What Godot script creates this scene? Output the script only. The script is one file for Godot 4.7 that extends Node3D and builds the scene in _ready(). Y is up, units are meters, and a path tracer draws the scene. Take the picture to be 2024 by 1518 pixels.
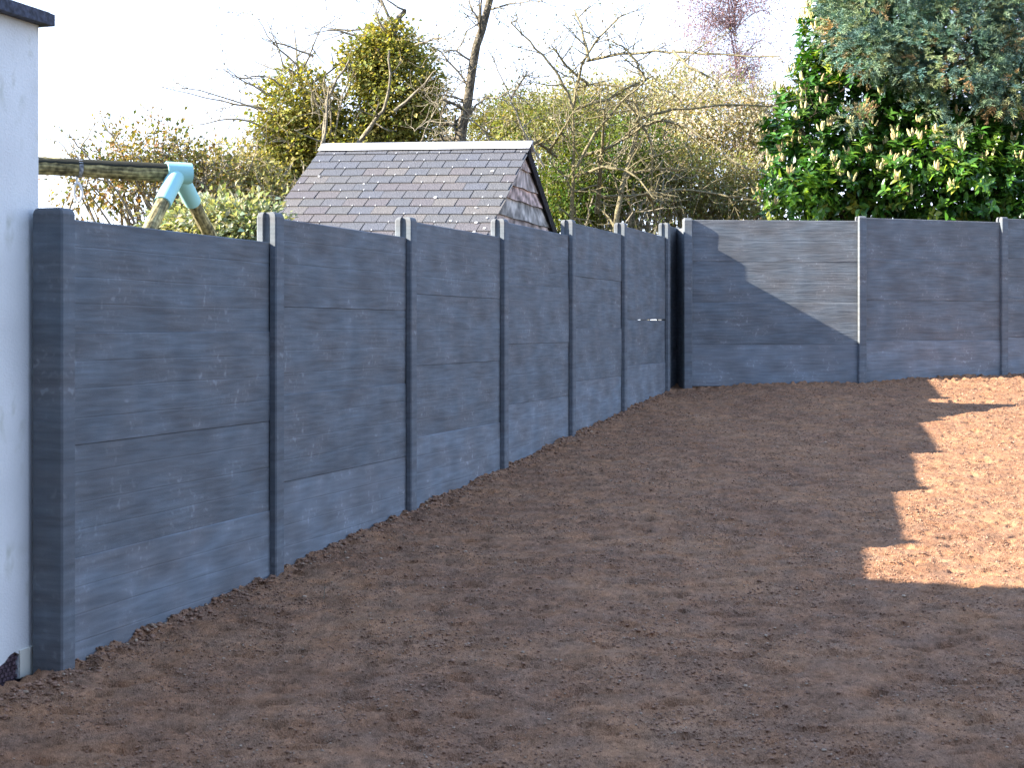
extends Node3D
# A raked garden along a stepped concrete plate fence. World: x right, y up, depth d = -z, metres.
# Photograph pixels (2024 wide) give directions only; depths come from the ground, the fence and usual sizes.
const F := 2930.0
const EYE := 1.917
const HZ := 650.0
var names := {}
var M := {}
var rng := RandomNumberGenerator.new()

# ---------------------------------------------------------------- mesh collector
class Acc:
	var v := PackedVector3Array()
	var n := PackedVector3Array()
	var uv := PackedVector2Array()
	var c := PackedColorArray()
	var ix := PackedInt32Array()
	func tri(a: Vector3, b: Vector3, d: Vector3, col := Color.WHITE, ua := Vector2.ZERO, ub := Vector2.ZERO, ud := Vector2.ZERO):
		var nn := (d - a).cross(b - a).normalized()
		var k := v.size()
		v.append(a); v.append(b); v.append(d)
		n.append(nn); n.append(nn); n.append(nn)
		uv.append(ua); uv.append(ub); uv.append(ud)
		c.append(col); c.append(col); c.append(col)
		ix.append(k); ix.append(k + 1); ix.append(k + 2)
	func quad(a: Vector3, b: Vector3, d: Vector3, e: Vector3, out: Vector3, col := Color.WHITE, ua := Vector2.ZERO, ub := Vector2.ZERO, ud := Vector2.ZERO, ue := Vector2.ZERO):
		if (d - a).cross(b - a).dot(out) >= 0.0:
			tri(a, b, d, col, ua, ub, ud); tri(a, d, e, col, ua, ud, ue)
		else:
			tri(a, d, b, col, ua, ud, ub); tri(a, e, d, col, ua, ue, ud)
	func box(o: Vector3, ax: Vector3, ay: Vector3, az: Vector3):   # o: centre, half axes
		for s in [-1.0, 1.0]:
			for t in 3:
				var w: Vector3 = [ax, ay, az][t] * s
				var p: Vector3 = [ay, az, ax][t]
				var q: Vector3 = [az, ax, ay][t]
				quad(o + w - p - q, o + w + p - q, o + w + p + q, o + w - p + q, w, Color.WHITE, Vector2(-p.length(), -q.length()), Vector2(p.length(), -q.length()), Vector2(p.length(), q.length()), Vector2(-p.length(), q.length()))
	func tube(pts: PackedVector3Array, r0: float, r1: float, sides := 6, cap := true):
		var base := v.size()
		var last := pts.size() - 1
		var t0 := (pts[1] - pts[0]).normalized()
		var up := t0.cross(Vector3(0.31, 0.2, 0.93)).normalized()
		var along := 0.0
		for k in pts.size():
			var t := (pts[mini(k + 1, last)] - pts[maxi(k - 1, 0)]).normalized()
			up = (up - t * up.dot(t)).normalized()
			var side := t.cross(up)
			var r := lerpf(r0, r1, float(k) / last)
			if k > 0: along += pts[k].distance_to(pts[k - 1])
			for s in sides + 1:
				var a := TAU * s / sides
				var dd := up * cos(a) + side * sin(a)
				v.append(pts[k] + dd * r); n.append(dd); c.append(Color.WHITE)
				uv.append(Vector2(float(s) / sides * maxf(r0, 0.02) * 6.0, along))
		for k in last:
			for s in sides:
				var a := base + k * (sides + 1) + s
				var b := a + sides + 1
				ix.append(a); ix.append(b); ix.append(a + 1)
				ix.append(a + 1); ix.append(b); ix.append(b + 1)
		if cap:
			for e in [0, last]:
				var t := (pts[1] - pts[0]) if e == 0 else (pts[last - 1] - pts[last])
				for s in sides:
					var a: int = base + e * (sides + 1) + s
					quad(pts[e], v[a], v[a + 1], pts[e], -t)
	func mesh() -> ArrayMesh:
		var arr := []
		arr.resize(Mesh.ARRAY_MAX)
		arr[Mesh.ARRAY_VERTEX] = v; arr[Mesh.ARRAY_NORMAL] = n; arr[Mesh.ARRAY_TEX_UV] = uv; arr[Mesh.ARRAY_COLOR] = c; arr[Mesh.ARRAY_INDEX] = ix
		var m := ArrayMesh.new()
		m.add_surface_from_arrays(Mesh.PRIMITIVE_TRIANGLES, arr)
		return m

# ---------------------------------------------------------------- helpers
func P(x: float, y: float, d: float) -> Vector3:      # a photograph pixel at a depth
	return Vector3((x - 1012.0) / F * d, EYE + (HZ - y) / F * d, -d)
func W(x: float, y: float, d: float) -> Vector3: return Vector3(x, y, -d)
func gh(x: float, d: float) -> float:                 # height of the ground
	var e := d if d < 20.0 else 20.0 + (1.0 - exp(-(d - 20.0) / 8.0)) * 8.0
	e = maxf(e, -2.0)
	return 0.0632 * e + 0.0066 * clampf(x, -8, 10) + 0.075 * smoothstep(1.6, 3.8, x) * smoothstep(13.0, 18.0, d)
func numbered(called: String) -> String:
	var k: int = names.get(called, 0)
	names[called] = k + 1
	return called if k == 0 else "%s_%03d" % [called, k]
func obj(called: String, mesh: Mesh, mat: Material, parent: Node = self) -> MeshInstance3D:
	var o := MeshInstance3D.new()
	o.name = numbered(called) if parent == self else called
	o.mesh = mesh
	o.material_override = mat
	parent.add_child(o, true)
	return o
func tag(o: Node, label: String, category: String, group := "", kind := ""):
	o.set_meta("label", label)
	o.set_meta("category", category)
	if group != "": o.set_meta("group", group)
	if kind != "": o.set_meta("kind", kind)
func thing(called: String, label: String, category: String, at := Vector3.ZERO, group := "") -> Node3D:
	var o := Node3D.new()
	o.name = numbered(called)
	add_child(o)
	o.position = at
	tag(o, label, category, group)
	return o
func lin(r: float, g: float, b: float) -> Color: return Color(r, g, b).linear_to_srgb()
func mat(r: float, g: float, b: float, rough := 0.85, vcol := false) -> StandardMaterial3D:
	var m := StandardMaterial3D.new()
	m.albedo_color = lin(r, g, b)
	m.roughness = rough
	m.metallic_specular = 0.35
	m.vertex_color_use_as_albedo = vcol
	m.cull_mode = BaseMaterial3D.CULL_DISABLED
	return m
func noise(freq: float, sd: int, oct := 4, type := FastNoiseLite.TYPE_SIMPLEX_SMOOTH) -> FastNoiseLite:
	var f := FastNoiseLite.new()
	f.noise_type = type; f.frequency = freq; f.seed = sd
	f.fractal_octaves = oct
	f.fractal_type = FastNoiseLite.FRACTAL_FBM if oct > 1 else FastNoiseLite.FRACTAL_NONE
	return f
func layer(w: int, h: int, sw: int, sh: int, freq: float, sd: int, oct := 4) -> PackedByteArray:   # seamless noise, drawn small on an axis to be stretched along it
	var im := noise(freq, sd, oct).get_seamless_image(sw, sh, false, false, 0.12)
	im.convert(Image.FORMAT_L8)
	im.resize(w, h, Image.INTERPOLATE_CUBIC)
	return im.get_data()
func tex(im: Image) -> ImageTexture:
	im.generate_mipmaps()
	return ImageTexture.create_from_image(im)
func bump(h: PackedByteArray, w: int, hh: int, s: float) -> ImageTexture:
	var im := Image.create_from_data(w, hh, false, Image.FORMAT_L8, h)
	im.convert(Image.FORMAT_RGBA8)
	im.bump_map_to_normal_map(s)
	return tex(im)

# ---------------------------------------------------------------- materials
func make_materials():
	# stained concrete plates: brushed streaks along the plate, clouds, pale bloom and drips
	var w := 1024; var h := 1024
	var fine := layer(w, h, 96, 1024, 0.055, 3)
	var coarse := layer(w, h, 64, 256, 0.035, 7)
	var cloud := layer(w, h, 256, 256, 0.018, 11)
	var spot := layer(w, h, 512, 512, 0.07, 17, 2)
	var drip := layer(w, h, 256, 48, 0.05, 23)
	var grain := layer(w, h, 1024, 1024, 0.3, 29, 2)
	var out := PackedByteArray(); out.resize(w * h * 3)
	var hgt := PackedByteArray(); hgt.resize(w * h)
	for k in w * h:
		var a := fine[k] / 255.0 - 0.5
		var b := coarse[k] / 255.0 - 0.5
		var cl := cloud[k] / 255.0 - 0.5
		var sp := maxf(0.0, spot[k] / 255.0 - 0.66) * maxf(0.0, cloud[k] / 255.0 - 0.42) * 6.0
		var dr := maxf(0.0, drip[k] / 255.0 - 0.58) * maxf(0.0, coarse[k] / 255.0 - 0.5) * 3.0
		var gr := grain[k] / 255.0 - 0.5
		var t := 0.80 + a * 0.14 + b * 0.16 + cl * 0.09 + gr * 0.08 + sp * 0.32 + dr * 0.12
		var warm := clampf(-b * 0.10 + cl * 0.06, -0.04, 0.05)
		out[k * 3] = int(clampf((t * (0.985 + warm)), 0, 1) * 255)
		out[k * 3 + 1] = int(clampf(t * (0.99 + warm * 0.4), 0, 1) * 255)
		out[k * 3 + 2] = int(clampf(t * 1.0, 0, 1) * 255)
		hgt[k] = int(clampf(0.5 + a * 0.6 + gr * 0.35 + b * 0.2, 0, 1) * 255)
	var ta := tex(Image.create_from_data(w, h, false, Image.FORMAT_RGB8, out))
	var tn := bump(hgt, w, h, 3.0)
	var pm := mat(0.245, 0.26, 0.265, 0.82)
	pm.albedo_texture = ta; pm.normal_enabled = true; pm.normal_texture = tn; pm.normal_scale = 0.7
	M.plate = pm
	var pb := mat(0.305, 0.325, 0.335, 0.85)      # newer, paler gravel plates at the bottom
	pb.albedo_texture = ta; pb.normal_enabled = true; pb.normal_texture = tn; pb.normal_scale = 0.4
	M.plate_low = pb
	var po := mat(0.235, 0.25, 0.255, 0.85)
	po.albedo_texture = ta; po.normal_enabled = true; po.normal_texture = tn; po.normal_scale = 0.4
	po.uv1_triplanar = true; po.uv1_scale = Vector3(0.5, 0.5, 0.5)
	M.post = po
	# soil
	w = 1024; h = 1024
	var s1 := layer(w, h, 1024, 1024, 0.16, 41, 4)
	var s2 := layer(w, h, 1024, 1024, 0.03, 43, 3)
	var s3 := layer(w, h, 256, 256, 0.02, 47, 3)
	for k in w * h:
		var a := s1[k] / 255.0 - 0.5
		var b := s2[k] / 255.0 - 0.5
		var cl := s3[k] / 255.0 - 0.5
		var t := 0.80 + a * 0.40 + b * 0.16 + cl * 0.10
		if a > 0.30: t += 0.15
		out[k * 3] = int(clampf(t * (1.02 + cl * 0.08), 0, 1) * 255)
		out[k * 3 + 1] = int(clampf(t, 0, 1) * 255)
		out[k * 3 + 2] = int(clampf(t * (0.98 - cl * 0.08), 0, 1) * 255)
		hgt[k] = int(clampf(0.5 + a * 1.1 + b * 0.5, 0, 1) * 255)
	var so := mat(1, 1, 1, 0.95, true)
	so.albedo_texture = tex(Image.create_from_data(w, h, false, Image.FORMAT_RGB8, out))
	so.normal_enabled = true; so.normal_texture = bump(hgt, w, h, 6.0); so.normal_scale = 1.0
	so.metallic_specular = 0.08
	M.soil = so
	# wall render
	w = 512; h = 512
	var r1 := layer(w, h, 512, 512, 0.25, 51, 3)
	var r2 := layer(w, h, 128, 128, 0.02, 53, 4)
	var r3 := layer(w, h, 256, 128, 0.05, 57, 3)
	out.resize(w * h * 3); hgt.resize(w * h)
	for k in w * h:
		var a := r1[k] / 255.0 - 0.5
		var b := r2[k] / 255.0 - 0.5
		var dirt := maxf(0.0, r3[k] / 255.0 - 0.62) * maxf(0.0, r2[k] / 255.0 - 0.5) * 1.6
		var t := 0.955 + a * 0.04 + b * 0.07 - dirt
		out[k * 3] = int(clampf(t, 0, 1) * 255); out[k * 3 + 1] = int(clampf(t * (0.995), 0, 1) * 255); out[k * 3 + 2] = int(clampf(t * 0.97 - dirt * 0.3, 0, 1) * 255)
		hgt[k] = r1[k]
	var wr := mat(0.92, 0.92, 0.91, 0.9)
	wr.albedo_texture = tex(Image.create_from_data(w, h, false, Image.FORMAT_RGB8, out))
	wr.normal_enabled = true; wr.normal_texture = bump(hgt, w, h, 2.0); wr.normal_scale = 0.35
	wr.uv1_triplanar = true; wr.uv1_world_triplanar = true; wr.uv1_scale = Vector3(0.7, 0.7, 0.7)
	M.render = wr
	# general mottled texture for slate, wood and bark
	var g1 := layer(256, 256, 256, 24, 0.09, 61, 4)
	var g2 := layer(256, 256, 256, 256, 0.05, 67, 4)
	var ob := PackedByteArray(); ob.resize(256 * 256 * 3)
	var oc := PackedByteArray(); oc.resize(256 * 256 * 3)
	for k in 256 * 256:
		var t := clampf(0.68 + (g1[k] / 255.0 - 0.5) * 0.7 + (g2[k] / 255.0 - 0.5) * 0.5, 0, 1)
		var t2 := clampf(0.78 + (g2[k] / 255.0 - 0.5) * 0.75, 0, 1)
		for j in 3:
			ob[k * 3 + j] = int(t * 255)
			oc[k * 3 + j] = int(t2 * 255)
	M.t_grain = tex(Image.create_from_data(256, 256, false, Image.FORMAT_RGB8, ob))
	M.t_mottle = tex(Image.create_from_data(256, 256, false, Image.FORMAT_RGB8, oc))
	M.n_grain = bump(g1, 256, 256, 4.0)
	M.n_mottle = bump(g2, 256, 256, 4.0)
func mottled(r: float, g: float, b: float, rough := 0.8, grain := false, sc := 2.0, world := false) -> StandardMaterial3D:
	var m := mat(r, g, b, rough)
	m.albedo_texture = M.t_grain if grain else M.t_mottle
	m.normal_enabled = true
	m.normal_texture = M.n_grain if grain else M.n_mottle
	m.normal_scale = 0.5
	m.uv1_scale = Vector3(sc, sc, sc)
	if world:
		m.uv1_triplanar = true; m.uv1_world_triplanar = true
	return m

# ---------------------------------------------------------------- the setting
func make_camera_and_light():
	var cam := Camera3D.new()
	add_child(cam)
	var near := 0.05
	cam.set_frustum(2.0 * near * 759.0 / F, Vector2(0.0, -near * 109.0 / F), near, 600.0)
	cam.position = Vector3(0, EYE, 0)
	cam.current = true
	var lens := CameraAttributesPhysical.new()      # focused on the far fence, the near end a little soft
	lens.frustum_focal_length = 50.0
	lens.frustum_focus_distance = 15.0
	lens.exposure_aperture = 6.5
	cam.attributes = lens
	cam.set_frustum(2.0 * near * 759.0 / F, Vector2(0.0, -near * 109.0 / F), near, 600.0)
	var env := Environment.new()
	env.background_mode = Environment.BG_SKY
	var sm := ProceduralSkyMaterial.new()
	sm.sky_top_color = lin(0.16, 0.25, 0.46)
	sm.sky_horizon_color = lin(0.62, 0.68, 0.78)
	sm.sky_curve = 0.16
	sm.ground_bottom_color = lin(0.10, 0.09, 0.08)
	sm.ground_horizon_color = lin(0.30, 0.30, 0.30)
	sm.sun_angle_max = 1.0
	var sky := Sky.new(); sky.sky_material = sm
	env.sky = sky
	env.tonemap_mode = Environment.TONE_MAPPER_LINEAR
	env.tonemap_exposure = 4.7
	env.sdfgi_enabled = true; env.ssao_enabled = true; env.ssil_enabled = true
	var we := WorldEnvironment.new(); we.environment = env
	add_child(we)
	var sun := DirectionalLight3D.new()
	sun.light_energy = 1.6
	sun.light_color = Color(1.0, 0.965, 0.92)
	sun.light_angular_distance = 0.5
	sun.shadow_enabled = true
	add_child(sun)
	var el := deg_to_rad(26.7)
	var az := atan2(0.2, 0.98)          # light travels right and a little away
	var travel := Vector3(cos(el) * cos(az), -sin(el), -cos(el) * sin(az))
	sun.look_at_from_position(Vector3.ZERO, travel, Vector3.UP)
func fx(d: float) -> float: return 0.3372 * d - 4.158      # x of the long fence's yard face at depth d
func make_ground():
	# wide sheet to the horizon
	var a := Acc.new()
	var xs := [-300.0, -120.0, -50.0, -25.0, -12.0, -6.0, -3.0, 0.0, 3.0, 6.0, 9.0, 14.0, 25.0, 50.0, 120.0, 300.0]
	var ds := [-60.0, -20.0, -8.0, -3.0, 0.0, 3.0, 6.0, 10.0, 14.0, 18.0, 20.0, 23.0, 27.0, 32.0, 40.0, 60.0, 120.0, 300.0, 560.0]
	for j in ds.size():
		for x in xs:
			a.v.append(W(x, gh(x, ds[j]) - 0.06, ds[j])); a.n.append(Vector3.UP)
			a.uv.append(Vector2(x, ds[j]) * 0.6); a.c.append(Color(0.10, 0.10, 0.045))
	for j in ds.size() - 1:
		for i in xs.size() - 1:
			var k := j * xs.size() + i
			a.ix.append_array(PackedInt32Array([k, k + xs.size(), k + 1, k + 1, k + xs.size(), k + xs.size() + 1]))
	var o := obj("ground", a.mesh(), M.soil)
	tag(o, "rough grassy ground beyond the fences", "ground", "", "structure")
	# raked soil of the yard: rows get wider with distance
	var big := noise(0.35, 5, 3)
	var mid := noise(2.6, 6, 3)
	var lum := noise(9.0, 8, 3)
	var fin := noise(32.0, 9, 2)
	var tone := noise(0.9, 13, 3)
	var tint := noise(4.0, 19, 2)
	var cols := 520
	var rows := PackedFloat32Array()
	var d := 3.6
	while d < 19.9:
		rows.append(d)
		d += 0.0125 * pow(d / 5.0, 1.3)
	var H := PackedVector3Array(); H.resize(rows.size() * cols)
	var C := PackedColorArray(); C.resize(rows.size() * cols)
	for j in rows.size():
		var dd := rows[j]
		var x0 := fx(minf(dd, 18.4)) - 0.13
		var x1 := 0.345 * dd + 1.4
		for i in cols:
			var x := lerpf(x0, x1, float(i) / (cols - 1))
			var l := lum.get_noise_2d(x, dd)
			var m := mid.get_noise_2d(x, dd)
			var f := fin.get_noise_2d(x, dd)
			var y := gh(x, dd) + big.get_noise_2d(x, dd) * 0.03 + m * 0.012
			y += minf(l, 0.12) * 0.012 + f * 0.005
			var scuff := lum.get_noise_2d(x * 0.33 + 40.0, dd * 0.7) - 0.26
			y -= maxf(0.0, scuff) * 0.12     # scuffs left by the rake
			var e := maxf(0.0, x - fx(dd) + 0.04)
			y += exp(-e / 0.10) * (0.012 + 0.018 * l + 0.012 * m)           # loose earth against the plates
			var e2 := maxf(0.0, 18.0 + 0.15 * (x - 2.1) - dd)
			y += exp(-e2 / 0.12) * (0.015 + 0.04 * l) * smoothstep(1.8, 2.6, x)
			H[j * cols + i] = W(x, y, dd)
			var t := tone.get_noise_2d(x, dd)
			var q := tint.get_noise_2d(x, dd)
			var br := 1.0 + t * 0.20 + q * 0.16 + f * 0.25
			C[j * cols + i] = Color((0.475 + q * 0.02) * br, (0.268 + q * 0.02) * br, (0.158 + q * 0.018 - t * 0.008) * br)
	var s := Acc.new()
	s.v = H; s.c = C
	s.n.resize(H.size()); s.uv.resize(H.size())
	for j in rows.size():
		for i in cols:
			var k := j * cols + i
			var dx := H[k + (1 if i < cols - 1 else 0)] - H[k - (1 if i > 0 else 0)]
			var dz := H[k + (cols if j < rows.size() - 1 else 0)] - H[k - (cols if j > 0 else 0)]
			s.n[k] = dx.cross(dz).normalized()
			s.uv[k] = Vector2(H[k].x, H[k].z) * 0.8
	for j in rows.size() - 1:
		for i in cols - 1:
			var k := j * cols + i
			s.ix.append(k); s.ix.append(k + cols); s.ix.append(k + 1)
			s.ix.append(k + 1); s.ix.append(k + cols); s.ix.append(k + cols + 1)
	o = obj("garden_soil", s.mesh(), M.soil)
	tag(o, "freshly raked brown garden soil inside the grey fences", "soil", "", "structure")
	# crumbs and small stones
	var r2 := RandomNumberGenerator.new(); r2.seed = 77
	var st := Acc.new()
	var ico := SphereMesh.new(); ico.radial_segments = 6; ico.rings = 3; ico.radius = 1.0; ico.height = 2.0
	var arr := ico.get_mesh_arrays()
	var vv: PackedVector3Array = arr[Mesh.ARRAY_VERTEX]
	var jit := noise(1.1, 21, 2)
	for k in vv.size(): vv[k] *= 1.0 + 0.55 * jit.get_noise_3dv(vv[k] * 1.3)
	arr[Mesh.ARRAY_VERTEX] = vv
	var cm := ArrayMesh.new(); cm.add_surface_from_arrays(Mesh.PRIMITIVE_TRIANGLES, arr)
	var mm := MultiMesh.new()
	mm.transform_format = MultiMesh.TRANSFORM_3D; mm.use_colors = true; mm.mesh = cm
	var list := []
	var clump := noise(1.3, 31, 2)
	while list.size() < 95000:
		var t := r2.randf()
		var edge := r2.randf() < 0.025
		var dd := 1.0 / lerpf(1.0 / 3.9, 1.0 / 18.6, pow(t, 0.75))
		var x := r2.randf_range(fx(dd), 0.345 * dd + 0.9)
		if edge: x = fx(dd) + absf(r2.randfn(0.0, 0.07)) - 0.04
		if not edge and clump.get_noise_2d(x, dd) + r2.randf_range(-0.55, 0.6) < 0.0: continue
		if dd > 17.9 and x < 2.3: continue
		if dd > 17.85 + 0.13 * (x - 2.1): continue
		var sz := 0.0020 + 0.0045 * pow(r2.randf(), 3.0) + (0.008 * pow(r2.randf(), 3.0) if edge or r2.randf() < 0.02 else 0.0)
		sz *= 0.8 + dd * 0.035
		var fi := 0.0
		for j in 1:
			fi = clampf((x - (fx(minf(dd, 18.4)) - 0.13)) / (0.345 * dd + 1.4 - (fx(minf(dd, 18.4)) - 0.13)), 0, 1) * (cols - 1)
		var jr := rows.bsearch(dd)
		var y := H[clampi(jr, 0, rows.size() - 1) * cols + int(fi)].y
		var bs := Basis.from_euler(Vector3(r2.randf() * TAU, r2.randf() * TAU, r2.randf() * TAU)).scaled(Vector3(sz * r2.randf_range(0.8, 1.4), sz * r2.randf_range(0.5, 0.9), sz * r2.randf_range(0.8, 1.3)))
		var br := r2.randf_range(0.65, 1.15)
		var col := Color(0.31 * br, 0.180 * br, 0.115 * br)
		if r2.randf() < 0.09: col = Color(0.42 * br, 0.30 * br, 0.20 * br)
		list.append([Transform3D(bs, W(x, y + sz * 0.15, dd)), col])
	mm.instance_count = list.size()
	for k in list.size():
		mm.set_instance_transform(k, list[k][0]); mm.set_instance_color(k, list[k][1])
	var mi := MultiMeshInstance3D.new()
	mi.name = "soil_crumbs"; mi.multimesh = mm
	mi.material_override = mat(1, 1, 1, 1.0, true)
	mi.material_override.metallic_specular = 0.08
	add_child(mi)
	tag(mi, "loose crumbs and small stones lying on the raked soil", "soil crumbs", "", "stuff")

# ---------------------------------------------------------------- concrete fences
func post_mesh(w: float, t: float, h: float, left_slot: bool, right_slot: bool, below := 0.3) -> ArrayMesh:
	# local x along the fence, z across (towards the yard is +z), slots on the +-x sides
	var sw := 0.024; var sd := 0.022; var ch := 0.008
	var hx := w / 2; var hz := t / 2
	var ring: Array[Vector2] = []
	ring.append_array([Vector2(-hx + ch, hz), Vector2(hx - ch, hz), Vector2(hx, hz - ch)])
	if right_slot: ring.append_array([Vector2(hx, sw), Vector2(hx - sd, sw), Vector2(hx - sd, -sw), Vector2(hx, -sw)])
	ring.append_array([Vector2(hx, -hz + ch), Vector2(hx - ch, -hz), Vector2(-hx + ch, -hz), Vector2(-hx, -hz + ch)])
	if left_slot: ring.append_array([Vector2(-hx, -sw), Vector2(-hx + sd, -sw), Vector2(-hx + sd, sw), Vector2(-hx, sw)])
	ring.append(Vector2(-hx, hz - ch))
	var a := Acc.new()
	var lev := [[-below, 0.0], [h * 0.5, 0.0], [h - 0.028, 0.0], [h - 0.014, 0.004], [h - 0.005, 0.010], [h, 0.020]]
	var n := ring.size()
	for k in lev.size() - 1:
		for i in n:
			var p := ring[i]; var q := ring[(i + 1) % n]
			var c0: float = lev[k][1]; var c1: float = lev[k + 1][1]
			var s0 := Vector2(1.0 - c0 / hx * 0.5, 1.0 - c0 / hz); var s1 := Vector2(1.0 - c1 / hx * 0.5, 1.0 - c1 / hz)
			var e := q - p
			var nn := Vector3(-e.y, 0, e.x)
			if nn.length() < 1e-6: continue
			var p0 := p * s0; var q0 := q * s0; var p1 := p * s1; var q1 := q * s1
			a.quad(Vector3(p0.x, lev[k][0], p0.y), Vector3(q0.x, lev[k][0], q0.y), Vector3(q1.x, lev[k + 1][0], q1.y), Vector3(p1.x, lev[k + 1][0], p1.y), nn)
	var sc: float = lev[-1][1]
	var poly := PackedVector2Array()
	for p in ring: poly.append(p * Vector2(1.0 - sc / hx * 0.5, 1.0 - sc / hz))
	var tr := Geometry2D.triangulate_polygon(poly)
	for k in range(0, tr.size(), 3):
		var p := poly[tr[k]]; var q := poly[tr[k + 1]]; var r := poly[tr[k + 2]]
		a.quad(Vector3(p.x, h, p.y), Vector3(q.x, h, q.y), Vector3(r.x, h, r.y), Vector3(p.x, h, p.y), Vector3.UP)
	return a.mesh()
func plate_mesh(l: float, h: float, band: float, off: float, wav: int, raise := 0.0) -> ArrayMesh:
	# local: x 0..l along, y 0..h, front face +z; three shallow cast grooves, eased edges
	var t := 0.019
	var a := Acc.new()
	var pr: Array[Vector2] = [Vector2(0.0, t - 0.006), Vector2(0.004, t - 0.001)]
	for g in [1, 2, 3]:
		var y: float = h * g / 4.0 + (((wav * 7 + g * 13) % 5) - 2) * 0.003
		pr.append_array([Vector2(y - 0.006, t), Vector2(y - 0.001, t - 0.0014), Vector2(y + 0.004, t)])
	pr.append_array([Vector2(h - 0.005, t), Vector2(h, t - 0.007)])
	var nx := 8
	var wv := noise(0.9, 100 + wav, 2)
	var grid := []
	for i in nx + 1:
		var x := l * i / nx
		var row := PackedVector3Array()
		for p in pr:
			var dy := wv.get_noise_2d(x, p.x * 3.0) * 0.005 if p.x > 0.02 and p.x < h - 0.02 else wv.get_noise_2d(x, 5.0 if p.x < 0.1 else 9.0) * 0.001
			var lift := raise * (x / l) if p.x < 0.1 else 0.0
			row.append(Vector3(x, p.x + dy + lift, p.y + wv.get_noise_2d(x * 0.7, p.x + 20.0) * 0.003))
		grid.append(row)
	for i in nx:
		for k in pr.size() - 1:
			var q := [grid[i][k], grid[i + 1][k], grid[i + 1][k + 1], grid[i][k + 1]]
			var u := []
			for p in q: u.append(Vector2((p.x + off) * 0.5, band + (h - p.y) * 0.48))
			a.quad(q[0], q[1], q[2], q[3], Vector3(0, 0, 1), Color.WHITE, u[0], u[1], u[2], u[3])
		# back, top, bottom
		var last := pr.size() - 1
		var x0: float = grid[i][0].x; var x1: float = grid[i + 1][0].x
		var bt := -t
		a.quad(Vector3(x0, grid[i][0].y, bt), Vector3(x1, grid[i + 1][0].y, bt), Vector3(x1, grid[i + 1][last].y, bt), Vector3(x0, grid[i][last].y, bt), Vector3(0, 0, -1), Color.WHITE, Vector2(x0 * 0.5, band), Vector2(x1 * 0.5, band), Vector2(x1 * 0.5, band + 0.24), Vector2(x0 * 0.5, band + 0.24))
		a.quad(grid[i][last], grid[i + 1][last], Vector3(x1, grid[i + 1][last].y, bt), Vector3(x0, grid[i][last].y, bt), Vector3.UP, Color.WHITE, Vector2(x0 * 0.5, band), Vector2(x1 * 0.5, band), Vector2(x1 * 0.5, band + 0.02), Vector2(x0 * 0.5, band + 0.02))
		a.quad(grid[i][0], grid[i + 1][0], Vector3(x1, grid[i + 1][0].y, bt), Vector3(x0, grid[i][0].y, bt), Vector3.DOWN, Color.WHITE, Vector2(x0 * 0.5, band), Vector2(x1 * 0.5, band), Vector2(x1 * 0.5, band + 0.02), Vector2(x0 * 0.5, band + 0.02))
	return a.mesh()
func make_fence(label: String, foot: Array, tops: Array, ends: Array, sunk: Array, seed0: int, tilt := {}):
	# foot: yard-face centre of each post as Vector2(x, d); tops: world height of each post top
	var root := thing("concrete_fence", label, "fence", W(foot[0].x, gh(foot[0].x, foot[0].y), foot[0].y))
	var pw := 0.102; var pt := 0.126
	var inv := root.position
	for k in foot.size():
		pt = 0.158 if k == 0 and seed0 == 0 else 0.126      # the end post by the building is stouter
		var dir: Vector2
		if k == 0: dir = foot[1] - foot[0]
		elif k == foot.size() - 1: dir = foot[k] - foot[k - 1]
		else: dir = foot[k + 1] - foot[k] if k == foot.size() - 1 else (foot[k + 1] - foot[k]).normalized() + (foot[k] - foot[k - 1]).normalized()
		dir = dir.normalized()
		var xa := Vector3(dir.x, 0, -dir.y)
		var za := Vector3(dir.y, 0, dir.x)          # towards the yard
		var g := gh(foot[k].x, foot[k].y)
		var o := obj("post", post_mesh(pw, pt, tops[k] - g, ends[k] != -1, ends[k] != 1), M.post, root)
		o.transform = Transform3D(Basis(xa, Vector3.UP, za), W(foot[k].x, g, foot[k].y) - za * pt / 2 - inv)
		if k == foot.size() - 1: continue
		var p0: Vector2 = foot[k]; var p1: Vector2 = foot[k + 1]
		var dd := (p1 - p0).normalized()
		var x2 := Vector3(dd.x, 0, -dd.y)
		var z2 := Vector3(dd.y, 0, dd.x)
		var l := p0.distance_to(p1) - pw + 0.036
		var top: float = tops[k] - sunk[k]
		for c in 4:
			var hgt := 0.507
			var y: float = top - hgt * (c + 1)
			var raise := 0.0
			if tilt.has(Vector2i(k, c)): raise = tilt[Vector2i(k, c)]
			var pm := plate_mesh(l, hgt + 0.003, 0.25 * ((c + k * 3 + seed0) % 4), 0.37 * k + 0.71 * c, k * 5 + c + seed0, raise)
			var o2 := obj("fence_plate", pm, M.plate_low if c == 3 else M.plate, root)
			var jit := (((k * 7 + c * 3 + seed0) % 5) - 2) * 0.0016
			var tl: float = 0.0 if (k == 0 and seed0 == 0 and c == 0) else (((k * 5 + c * 11 + seed0) % 7) - 3) * 0.00012
			var b := Basis(x2, Vector3.UP, z2) * Basis(Vector3(0, 0, 1), tl)
			o2.transform = Transform3D(b, W(p0.x, y, p0.y) + x2 * (pw / 2 - 0.018) - z2 * (0.063 - jit) - inv)
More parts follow.
